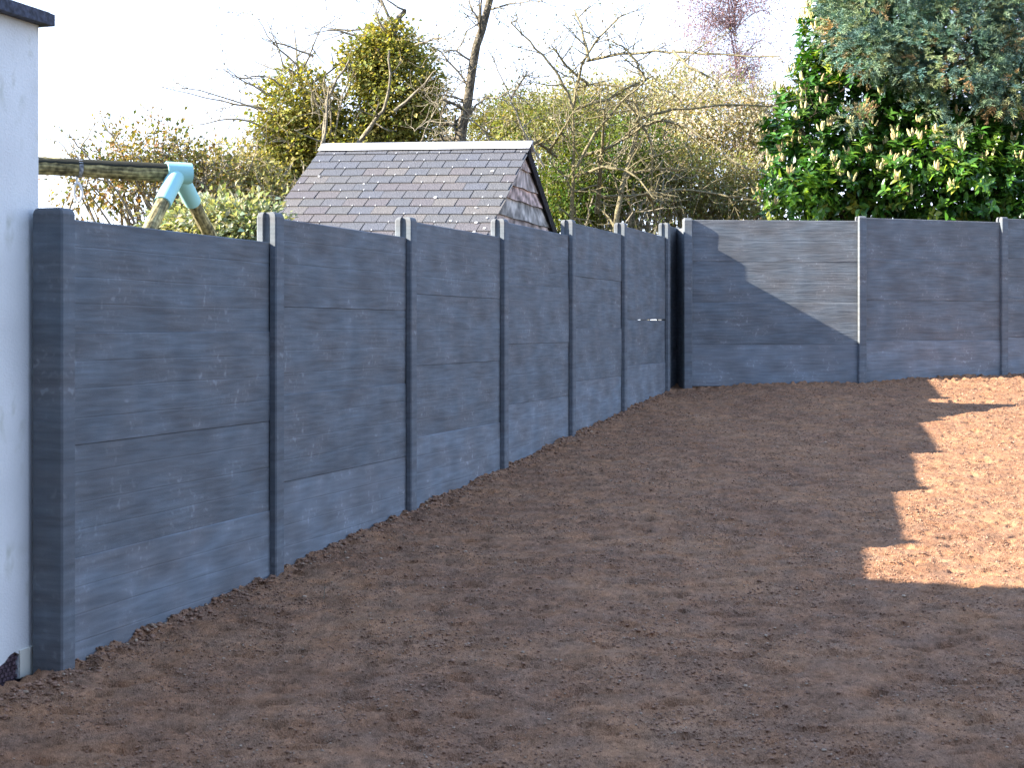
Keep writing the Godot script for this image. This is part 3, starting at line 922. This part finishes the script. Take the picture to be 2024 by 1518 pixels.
func plant(called: String, label: String, cat: String, x: float, d: float, group := "") -> Node3D:
	return thing(called, label, cat, W(x, gh(x, d) - 0.05, d), group)
func shift(list: Array, by: Vector3) -> Array:
	for q in list: q[0].origin -= by
	return list
func part_mesh(called: String, a: Acc, m: Material, root: Node3D) -> MeshInstance3D:
	for k in a.v.size(): a.v[k] -= root.position
	return obj(called, a.mesh(), m, root)

func make_plants():
	var r := RandomNumberGenerator.new(); r.seed = 2024
	var bark := mottled(0.46, 0.40, 0.28, 0.95, true, 2.0)
	var lichen := mottled(0.34, 0.29, 0.16, 0.95, false, 3.0)
	var straw := mottled(0.52, 0.45, 0.32, 0.95, false, 3.0)
	var twig := mottled(0.46, 0.40, 0.28, 0.95, false, 3.0)
	var lm := leaf_mat(0.85, Color(0.92, 0.90, 0.55), 0.2)
	var small := leaf_mesh(0.05, 0.032, 0.25, 2)
	var ivy_leaf := leaf_mesh(0.07, 0.058, 0.25, 2)

	# --- ivy-covered tree behind the shed
	var t := plant("ivy_covered_tree", "tree thick with yellow-green ivy rising behind the slate roof", "tree", -2.0, 21.5)
	var a := Acc.new(); var tips := []
	limb(a, tips, [[720, 560], [715, 400], [740, 280], [765, 170], [780, 60], [800, 20]], 21.5, 21.3, 0.14, 0.03, r, 10, 0.8)
	limb(a, tips, [[690, 520], [640, 380], [610, 260], [600, 170], [560, 130]], 21.5, 21.2, 0.10, 0.02, r, 10, 0.8)
	limb(a, tips, [[705, 290], [740, 240], [765, 195], [770, 100]], 20.4, 20.2, 0.035, 0.012, r, 4, 0.5)
	limb(a, tips, [[640, 300], [648, 200], [690, 120]], 20.3, 20.3, 0.03, 0.012, r, 5, 0.5)
	limb(a, tips, [[780, 220], [830, 175], [862, 140]], 20.2, 20.1, 0.026, 0.01, r, 3, 0.4)
	limb(a, tips, [[630, 320], [646, 240], [650, 170]], 20.1, 20.1, 0.024, 0.01, r, 3, 0.4)
	part_mesh("trunk", a, bark, t)
	a = Acc.new()
	for q in [[[540, 190], [490, 165], [445, 132]], [[560, 235], [500, 212], [395, 178], [322, 174]], [[590, 130], [540, 85], [505, 30]], [[620, 110], [560, 88], [520, 76]], [[520, 215], [440, 200], [320, 172]], [[545, 260], [470, 235], [400, 245], [335, 258]], [[760, 60], [745, 30], [758, 4]], [[700, 70], [660, 60], [610, 70]], [[820, 90], [870, 75], [900, 95]], [[560, 170], [520, 150], [480, 155], [445, 140]], [[650, 300], [655, 220], [640, 150]], [[660, 290], [675, 200], [690, 150], [670, 110]], [[640, 280], [625, 200], [600, 140]], [[820, 300], [850, 240], [880, 180]], [[600, 300], [560, 280], [500, 290], [420, 285], [350, 300]], [[590, 330], [540, 320], [480, 335], [400, 320]]]:
		limb(a, tips, q, 20.9, 20.5, 0.017, 0.004, r, 7, 0.45, 5)
	part_mesh("bare_branches", a, twig, t)
	var lobes := [lobe(590, 235, 21.4, 88, 98), lobe(565, 340, 21.2, 78, 105), lobe(620, 300, 21.5, 80, 90), lobe(785, 175, 21.4, 85, 112), lobe(735, 125, 21.3, 60, 55), lobe(690, 320, 21.6, 130, 100), lobe(830, 270, 21.5, 55, 110), lobe(545, 400, 21.4, 60, 70), lobe(770, 90, 21.3, 50, 45)]
	var iv := [Color(0.34, 0.32, 0.085), Color(0.27, 0.275, 0.07), Color(0.42, 0.38, 0.12), Color(0.18, 0.21, 0.06), Color(0.34, 0.30, 0.10)]
	var lst := clumped(lobes, 3100, 16, 0.14, 0.4, Vector2(0.6, 1.15), iv, r)
	scatter("crown", t, ivy_leaf, lm, shift(lst, t.position))
	scatter("buds", t, small, lm, shift(buds(tips, r, 1.2, Vector2(0.4, 0.8), [Color(0.14, 0.11, 0.06)]), t.position))

	# --- leaning bare tree behind the ridge
	t = plant("bare_tree", "leaning bare tree with one dark trunk rising above the right end of the slate roof", "tree", -0.8, 20.0)
	a = Acc.new(); tips = []
	limb(a, tips, [[880, 560], [895, 420], [908, 300], [925, 200], [938, 110], [958, 40], [978, -40], [990, -140]], 20.0, 19.8, 0.085, 0.04, r, 9, 0.6, 10)
	part_mesh("trunk", a, mottled(0.27, 0.23, 0.16, 0.95, true, 2.0), t)
	a = Acc.new()
	for q in [[[930, 175], [895, 130], [860, 95], [820, 75]], [[928, 200], [890, 190], [850, 185]], [[965, 18], [1010, 8], [1080, -2]], [[950, 60], [940, 30], [925, 10]], [[915, 260], [880, 240], [860, 205]], [[920, 240], [950, 200], [990, 190], [1020, 165]], [[935, 125], [900, 100], [870, 110]], [[1075, 330], [1040, 270], [1012, 205], [985, 140], [958, 82]], [[1010, 195], [1030, 160], [1045, 140]], [[985, 320], [950, 250], [900, 230]], [[905, 300], [870, 250], [850, 240], [820, 260]]]:
		limb(a, tips, q, 20.0, 19.7, 0.019, 0.005, r, 9, 0.45, 6)
	part_mesh("branches", a, twig, t)
	scatter("buds", t, small, lm, shift(buds(tips, r, 1.6, Vector2(0.4, 0.9), [Color(0.13, 0.11, 0.06), Color(0.10, 0.11, 0.03)]), t.position))

	# --- twisted lichen-covered fruit tree
	t = plant("fruit_tree", "old bare fruit tree with twisted lichened limbs between shed and laurel", "tree", 1.4, 21.5)
	a = Acc.new(); tips = []
	for q in [
		[[1125, 560], [1130, 430], [1133, 330], [1132, 215]], [[1132, 215], [1105, 150], [1060, 95], [1010, 45]], [[1132, 212], [1150, 130], [1185, 75], [1230, 30]], [[1160, 120], [1230, 106], [1320, 102], [1420, 108], [1540, 112]],
		[[1140, 215], [1200, 195], [1250, 170], [1290, 150]], [[1210, 560], [1220, 420], [1240, 330], [1260, 250], [1252, 190], [1210, 168], [1160, 168]], [[1260, 235], [1330, 218], [1430, 208], [1540, 212]], [[1258, 240], [1280, 270], [1290, 330], [1275, 430]],
		[[1140, 330], [1180, 260], [1230, 200], [1270, 165]], [[1180, 420], [1190, 300], [1195, 215]], [[1100, 310], [1060, 280], [1040, 300]], [[1085, 300], [1130, 225]], [[1140, 350], [1190, 330], [1250, 345], [1290, 390]], [[1180, 390], [1270, 386], [1350, 376], [1420, 385], [1500, 396]],
		[[1270, 380], [1290, 400], [1300, 460]], [[1230, 345], [1310, 335], [1352, 338]], [[1150, 310], [1210, 290], [1270, 250], [1310, 235]], [[1165, 170], [1120, 130], [1090, 90]], [[1260, 250], [1320, 240], [1380, 265], [1440, 310], [1480, 335]], [[1165, 120], [1150, 60], [1135, 20]], [[1275, 160], [1250, 110], [1210, 80]], [[1330, 100], [1360, 130], [1420, 160]]]:
		var thick: float = 0.045 if q[0][1] > 400 else 0.025
		limb(a, tips, q, 21.2 + r.randf_range(-0.6, 0.6), 20.9 + r.randf_range(-0.6, 0.6), thick, 0.010, r, 10, 0.5, 7)
	part_mesh("trunk", a, lichen, t)
	scatter("buds", t, small, lm, shift(buds(tips, r, 1.8, Vector2(0.4, 0.9), [Color(0.24, 0.20, 0.09), Color(0.16, 0.17, 0.05), Color(0.13, 0.10, 0.06)]), t.position))

	# --- thicket of shrubs behind
	var shrubs := [
		["yellow-green budding shrub just right of the slate roof", 1100, 360, 25.0, [lobe(1090, 330, 25, 110, 110), lobe(1040, 240, 25.5, 70, 60), lobe(1150, 260, 25.2, 90, 80)], [Color(0.25, 0.25, 0.09), Color(0.19, 0.23, 0.07), Color(0.32, 0.30, 0.14)], 500, 1.9],
		["dark green shrub low down behind the fence corner", 1200, 400, 24.0, [lobe(1180, 350, 24, 110, 90), lobe(1260, 300, 24.4, 70, 70), lobe(1120, 400, 23.8, 80, 70)], [Color(0.072, 0.140, 0.027), Color(0.116, 0.154, 0.034), Color(0.145, 0.168, 0.041)], 420, 1.9],
		["pale straw coloured blossoming shrub left of the laurel", 1430, 240, 26.5, [lobe(1420, 230, 26.5, 130, 90), lobe(1340, 260, 27, 90, 90), lobe(1490, 270, 26.2, 80, 90)], [Color(0.50, 0.43, 0.33), Color(0.40, 0.34, 0.26), Color(0.60, 0.54, 0.42), Color(0.26, 0.26, 0.13)], 620, 1.9],
		["olive brown twiggy shrub behind the corner of the fences", 1400, 390, 25.5, [lobe(1380, 370, 25.5, 130, 80), lobe(1470, 390, 25.3, 90, 70), lobe(1300, 350, 25.8, 90, 90)], [Color(0.33, 0.31, 0.14), Color(0.26, 0.28, 0.11), Color(0.38, 0.33, 0.19)], 620, 1.9],
		["tall yellowish hedge shrub behind the bare fruit tree", 1230, 230, 28.0, [lobe(1220, 220, 28, 110, 60), lobe(1130, 200, 28, 90, 50), lobe(1310, 190, 28.4, 90, 60)], [Color(0.36, 0.33, 0.16), Color(0.28, 0.28, 0.12), Color(0.44, 0.39, 0.22)], 420, 1.9],
		["green shrub between the ivy and the bare trunk", 960, 260, 27.0, [lobe(960, 270, 27, 90, 60), lobe(1010, 230, 27.2, 60, 50)], [Color(0.189, 0.210, 0.068), Color(0.261, 0.238, 0.081)], 260, 1.9],
		["brown leaved shrub behind the turquoise swing corner", 300, 330, 17.0, [lobe(290, 310, 17, 110, 60), lobe(220, 360, 16.5, 110, 70), lobe(380, 350, 17.4, 90, 70)], [Color(0.24, 0.22, 0.09), Color(0.28, 0.23, 0.10), Color(0.16, 0.18, 0.06), Color(0.28, 0.18, 0.09)], 330, 0.9],
		["tangled olive shrub between swing frame and shed", 470, 370, 19.0, [lobe(460, 360, 19, 90, 70), lobe(530, 400, 18.8, 70, 60), lobe(400, 390, 18.6, 80, 50)], [Color(0.34, 0.30, 0.15), Color(0.26, 0.25, 0.10), Color(0.42, 0.36, 0.21)], 420, 1.9],
		["low pale grey-green bush just over the first fence panel", 440, 440, 12.0, [lobe(450, 462, 12, 90, 46), lobe(380, 470, 12.2, 70, 40), lobe(500, 470, 11.8, 50, 40)], [Color(0.348, 0.364, 0.243), Color(0.246, 0.294, 0.162), Color(0.464, 0.462, 0.338)], 420, 1.9]]
	for s in shrubs:
		var at := P(s[1], s[2], s[3])
		t = plant("shrub", s[0], "shrub", at.x, s[3], "shrubs growing behind the fences")
		a = Acc.new(); tips = []
		for l in s[4]:
			for k in 14:
				var u := Vector3(r.randfn(), r.randfn() * 0.7, r.randfn()) * 0.5
				var p0 := Vector3(at.x + r.randfn() * 0.4, gh(at.x, s[3]), -s[3] + r.randfn() * 0.2)
				var p2: Vector3 = l.c + u * l.r
				var mid: Vector3 = p0.lerp(p2, 0.55) + Vector3(r.randfn(), 0, r.randfn()) * 0.2 + Vector3(0, 0.3, 0)
				a.tube(PackedVector3Array([p0, p0.lerp(mid, 0.5) + Vector3(r.randfn(), 0, 0) * 0.05, mid, mid.lerp(p2, 0.5) + Vector3(r.randfn(), r.randfn(), 0) * 0.06, p2]), 0.028, 0.009, 5, false)
				for j in 4:
					grow(a, tips, p2 if j > 1 else mid, u.normalized() + Vector3(r.randfn(), r.randfn() + 0.4, r.randfn()) * 0.7, r.randf_range(0.35, 0.7) * minf(1.0, l.r.y * 1.6), 0.010, 1, r, 0.4, 0.1, 4)
		part_mesh("stems", a, lichen if r.randf() < 0.3 else straw, t)
		lst = clumped(s[4], int(s[6] * s[7]), 14, 0.15, 0.1, Vector2(0.7, 1.6), s[5], r)
		lst.append_array(buds(tips, r, 1.5, Vector2(0.5, 1.0), s[5]))
		scatter("crown", t, small, lm, shift(lst, t.position))

	# --- far pinkish birch
	t = plant("birch_tree", "far leafless birch with fine pinkish drooping twigs left of the laurel", "tree", 9.0, 46.0)
	a = Acc.new(); tips = []
	limb(a, tips, [[1480, 560], [1470, 330], [1455, 150], [1440, 20], [1430, -120]], 46, 46, 0.035, 0.02, r, 0)
	for k in 44:
		var y0 := r.randf_range(-80, 190)
		var dx := r.randf_range(-1, 1)
		limb(a, tips, [[1450 + y0 * 0.05, y0], [1450 + dx * 55, y0 - 40 + r.randf_range(-10, 10)], [1450 + dx * 95, y0 - 10], [1450 + dx * 112, y0 + 50]], 46, 46 + r.randf_range(-1, 1), 0.018, 0.004, r, 20, 1.1, 4, 1, 3)
	part_mesh("trunk", a, mottled(0.50, 0.33, 0.34, 0.9, false, 1.0), t)
	scatter("crown", t, small, lm, shift(buds(tips, r, 1.0, Vector2(0.8, 1.6), [Color(0.30, 0.17, 0.17), Color(0.24, 0.15, 0.12)], 0.15), t.position))

	make_laurel(r)
	make_conifer(r)
	# dry stalks standing in the soil along the long fence
	for q in [[945, 935, 910, 0.3, "thin dry weed stalk leaning at the foot of the third fence panel from the building"], [1078, 884, 872, -0.2, "short dry weed stalk at the foot of the fourth fence panel from the building"], [237, 1240, 1205, 0.5, "pale dry stalk against the first fence panel beside the white building"], [640, 1172, 1150, 0.1, "upright dry stalk in the soil out from the second fence panel"]]:
		var vv: float = (q[1] - 650.0) / F
		var dd: float = 1.90 / (0.0632 + vv)
		var p0 := P(q[0], q[1], dd); var p1 := P(q[0] + q[3] * (q[1] - q[2]), q[2], dd)
		var st := Acc.new()
		st.tube(PackedVector3Array([Vector3(0, -0.03, 0), (p1 - p0) * 0.5 + Vector3(0.003, 0, 0), p1 - p0]), 0.0025, 0.0012, 5)
		st.tube(PackedVector3Array([(p1 - p0) * 0.6, (p1 - p0) * 0.75 + Vector3(0.012, 0.004, 0)]), 0.0014, 0.0008, 4)
		p0.y = gh(p0.x, dd) + 0.01
		var o := obj("dry_stalk", st.mesh(), twig)
		o.position = p0
		tag(o, q[4], "weed", "dry stalks along the fence")

func make_laurel(r: RandomNumberGenerator):
	var t := plant("laurel_bush", "big glossy laurel bush with cream flower candles above the crossing fence", "bush", 5.6, 21.6)
	var lobes := [lobe(1660, 340, 21.5, 120, 105), lobe(1850, 350, 21.3, 170, 105), lobe(1720, 190, 22.0, 110, 130), lobe(2010, 330, 21.5, 140, 140), lobe(1575, 380, 21.1, 85, 75), lobe(1640, 95, 22.2, 70, 100), lobe(1575, 265, 21.6, 75, 100), lobe(1610, 180, 21.8, 60, 80), lobe(1850, 200, 22.3, 150, 150), lobe(2080, 150, 22.5, 150, 200), lobe(1760, 60, 22.8, 120, 140)]
	var a := Acc.new(); var tips := []
	for l in lobes:
		for k in 3:
			var p0 := W(5.6 + r.randfn() * 0.6, gh(5.6, 21.6), 21.8 + r.randfn() * 0.2)
			var p2: Vector3 = l.c + Vector3(r.randfn(), r.randfn(), r.randfn()) * l.r * 0.3
			a.tube(PackedVector3Array([p0, p0.lerp(p2, 0.4) + Vector3(r.randfn() * 0.2, 0.2, r.randfn() * 0.15), p0.lerp(p2, 0.75) + Vector3(r.randfn(), 0, r.randfn()) * 0.12, p2]), 0.05, 0.012, 6, false)
			for j in 5: grow(a, tips, p2, Vector3(r.randfn(), r.randfn(), r.randfn()), 0.5, 0.01, 1, r)
	part_mesh("branches", a, mottled(0.10, 0.075, 0.05, 0.9, true, 2.0), t)
	var gm := leaf_mat(0.28, Color(0.62, 0.74, 0.20), 0.5)
	var leaf := leaf_mesh(0.125, 0.066, 0.18, 4)
	var cols := [Color(0.06, 0.16, 0.022), Color(0.05, 0.13, 0.02), Color(0.085, 0.20, 0.028), Color(0.04, 0.105, 0.022), Color(0.13, 0.23, 0.03)]
	var list := []; var spikes := []
	for k in 2300:
		var p := lobe_point(lobes, r, 0.72)
		var axis: Vector3 = (p[1] * 0.7 + Vector3(0, 0.75, 0) + Vector3(r.randfn(), r.randfn(), r.randfn()) * 0.3).normalized()
		var cc: Color = vary(cols[r.randi() % 5], r, 0.18)
		if r.randf() < 0.10: cc = vary(Color(0.30, 0.33, 0.06), r, 0.2)      # yellow-green young shoots here and there
		var n := r.randi_range(6, 9)
		var x := axis.cross(Vector3(0.3, 0.1, 0.9)).normalized(); var y := axis.cross(x)
		for j in n:
			var an := j * 2.4 + r.randfn() * 0.2
			var out := x * cos(an) + y * sin(an)
			var dir := (out * 0.9 + axis * r.randf_range(0.1, 0.75)).normalized()
			list.append([Transform3D(look_basis(dir, axis + Vector3(0, 0.3, 0), r.randf_range(0.75, 1.25)), p[0] - axis * 0.016 * j), vary(cc, r, 0.12)])
		# flower candles on the outer shoots that catch the sun
		var sunny: float = p[1].dot(Vector3(-0.6, 0.6, 0.5))
		if sunny > 0.1 and r.randf() < 0.32:
			for j in r.randi_range(2, 6):
				var an := r.randf() * TAU
				spikes.append([p[0] + axis * 0.03 + (x * cos(an) + y * sin(an)) * 0.03, (Vector3.UP * 0.9 + axis * 0.35 + (x * cos(an) + y * sin(an)) * 0.35).normalized()])
	# inner leaves fill the shade
	var fill := lobes.duplicate()
	fill.append_array([lobe(1700, 420, 21.9, 170, 90), lobe(1900, 430, 21.9, 190, 100), lobe(2060, 420, 21.9, 120, 100), lobe(1800, 300, 22.3, 200, 120), lobe(1950, 280, 22.3, 150, 130)])
	for k in 15000:
		var p := lobe_point(fill, r, 0.2)
		var q: Vector3 = p[0] - p[1] * 0.15
		list.append([Transform3D(look_basis(Vector3(r.randfn(), r.randfn(), r.randfn()), Vector3.UP + Vector3(r.randfn(), r.randfn(), r.randfn()) * 0.5, r.randf_range(0.8, 1.3)), q), vary(cols[r.randi() % 4], r, 0.2)])
	# the nearest leaves one by one, the rest as one mass
	var eye := Vector3(0, EYE, 0)
	var near := []
	for k in list.size():
		var o: Vector3 = list[k][0].origin
		var px := o.x / -o.z * F + 1012.0; var py := HZ - (o.y - EYE) / -o.z * F
		if px < 2010 and py > 5 and py < 425: near.append([o.distance_to(eye) - list[k][0].basis.get_scale().x * 0.8, k])
	near.sort_custom(func(p, q): return p[0] < q[0])
	var taken := {}
	var lmats := []
	for c in cols:
		var m := leaf_mat(0.28, Color(0.62, 0.74, 0.20), 0.5)
		m.vertex_color_use_as_albedo = false
		m.albedo_color = Color(c.r, c.g, c.b).linear_to_srgb()
		lmats.append(m)
	for k in mini(300, near.size()):
		var id: int = near[k][1]
		taken[id] = true
		var o := obj("leaf", leaf, lmats[r.randi() % 5], t)
		o.transform = Transform3D(list[id][0].basis, list[id][0].origin - t.position)
	var rest := []
	for k in list.size():
		if not taken.has(k): rest.append(list[k])
	scatter("foliage", t, leaf, gm, shift(rest, t.position))
	# flower candles
	var sp := Acc.new()
	var prof := [[0.0, 0.006], [0.015, 0.015], [0.06, 0.017], [0.095, 0.013], [0.12, 0.004]]
	for k in prof.size() - 1:
		for s in 7:
			var b0 := TAU * s / 7.0; var b1 := TAU * (s + 1) / 7.0
			var j0 := 1.0 + 0.25 * sin(s * 2.7 + k * 1.9); var j1 := 1.0 + 0.25 * sin(((s + 1) % 7) * 2.7 + k * 1.9)
			var j2 := 1.0 + 0.25 * sin(s * 2.7 + (k + 1) * 1.9); var j3 := 1.0 + 0.25 * sin(((s + 1) % 7) * 2.7 + (k + 1) * 1.9)
			sp.quad(Vector3(cos(b0) * prof[k][1] * j0, sin(b0) * prof[k][1] * j0, prof[k][0]), Vector3(cos(b1) * prof[k][1] * j1, sin(b1) * prof[k][1] * j1, prof[k][0]), Vector3(cos(b1) * prof[k + 1][1] * j3, sin(b1) * prof[k + 1][1] * j3, prof[k + 1][0]), Vector3(cos(b0) * prof[k + 1][1] * j2, sin(b0) * prof[k + 1][1] * j2, prof[k + 1][0]), Vector3(cos(b0), sin(b0), 0.1))
	var sm := sp.mesh()
	var smat := [leaf_mat(0.8, Color(0.3, 0.27, 0.12)), leaf_mat(0.8, Color(0.3, 0.27, 0.12)), leaf_mat(0.8, Color(0.25, 0.2, 0.1))]
	var sc := [Color(0.56, 0.47, 0.20), Color(0.66, 0.59, 0.27), Color(0.44, 0.33, 0.16)]
	for k in 3:
		smat[k].vertex_color_use_as_albedo = false
		smat[k].albedo_color = sc[k].linear_to_srgb()
	spikes.sort_custom(func(p, q): return p[0].distance_to(eye) < q[0].distance_to(eye))
	var rest2 := []
	for k in spikes.size():
		var b := look_basis(spikes[k][1], Vector3(0.2, 0.1, 1), r.randf_range(0.55, 1.15))
		if k < 300:
			var o := obj("flower_candle", sm, smat[r.randi() % 3], t)
			o.transform = Transform3D(b, spikes[k][0] - t.position)
		else: rest2.append([Transform3D(b, spikes[k][0] - t.position), vary(sc[r.randi() % 3], r, 0.15)])
	if rest2.size() > 0: scatter("blossom", t, sm, leaf_mat(0.8, Color(0.3, 0.27, 0.12)), rest2)

func make_conifer(r: RandomNumberGenerator):
	var t := plant("cypress_tree", "tall blue-green cypress spreading feathery sprays over the laurel", "tree", 7.0, 21.8)
	var a := Acc.new(); var tips := []
	a.tube(PackedVector3Array([W(7.0, 1.1, 21.9), W(7.0, 4.0, 21.8), W(7.1, 9.0, 21.8)]), 0.2, 0.08, 10, false)
	part_mesh("trunk", a, mottled(0.16, 0.10, 0.07, 0.95, true, 2.0), t)
	var lobes := [lobe(1740, 60, 21.2, 115, 75), lobe(1690, 0, 21.4, 75, 80), lobe(1880, 110, 20.9, 130, 85), lobe(2010, 170, 20.7, 90, 60), lobe(1950, 30, 20.9, 120, 90), lobe(1800, -60, 21.2, 200, 90), lobe(2060, 60, 20.9, 120, 110), lobe(1790, 130, 21.0, 60, 40), lobe(2000, -100, 21.3, 220, 140), lobe(1835, 215, 20.9, 26, 18), lobe(1880, 265, 20.8, 30, 22), lobe(1690, 235, 20.9, 24, 16), lobe(1720, 100, 20.9, 60, 50)]
	var cm := leaf_mat(0.8, Color(0.55, 0.62, 0.50), 0.2)
	var cols := [Color(0.182, 0.280, 0.210), Color(0.143, 0.234, 0.189), Color(0.234, 0.312, 0.182), Color(0.299, 0.338, 0.168), Color(0.117, 0.195, 0.161)]
	var br := [Color(0.38, 0.26, 0.13), Color(0.30, 0.25, 0.14)]
	var lists := [[], [], []]
	var bn := noise(1.4, 404, 1)
	for k in 3000:
		var p := lobe_point(lobes, r, 0.5)
		var brown := r.randf() < 0.02 or bn.get_noise_3dv(p[0]) > 0.6
		var cc: Color = vary(br[r.randi() % 2] if brown else cols[r.randi() % 5], r, 0.15)
		for j in 5:
			var o := Vector3(r.randfn(), r.randfn(), r.randfn()) * 0.05
			var dir: Vector3 = p[1] * 0.7 + o.normalized() * 0.7 + Vector3(0, 0.25, 0.1)
			lists[r.randi() % 3].append([Transform3D(look_basis(dir, Vector3.UP + p[1] * 0.3 + Vector3(r.randfn(), r.randfn(), r.randfn()) * 0.3, r.randf_range(0.7, 1.3)), p[0] + o), vary(cc, r, 0.12)])
	for k in 3:
		scatter("foliage", t, spray_mesh(90 + k, 30, 0.14, 0.005), cm, shift(lists[k], t.position))

func _ready():
	make_camera_and_light()
	make_materials()
	make_ground()
	make_fences()
	make_building()
	make_house()
	make_shed()
	make_swing()
	make_plants()
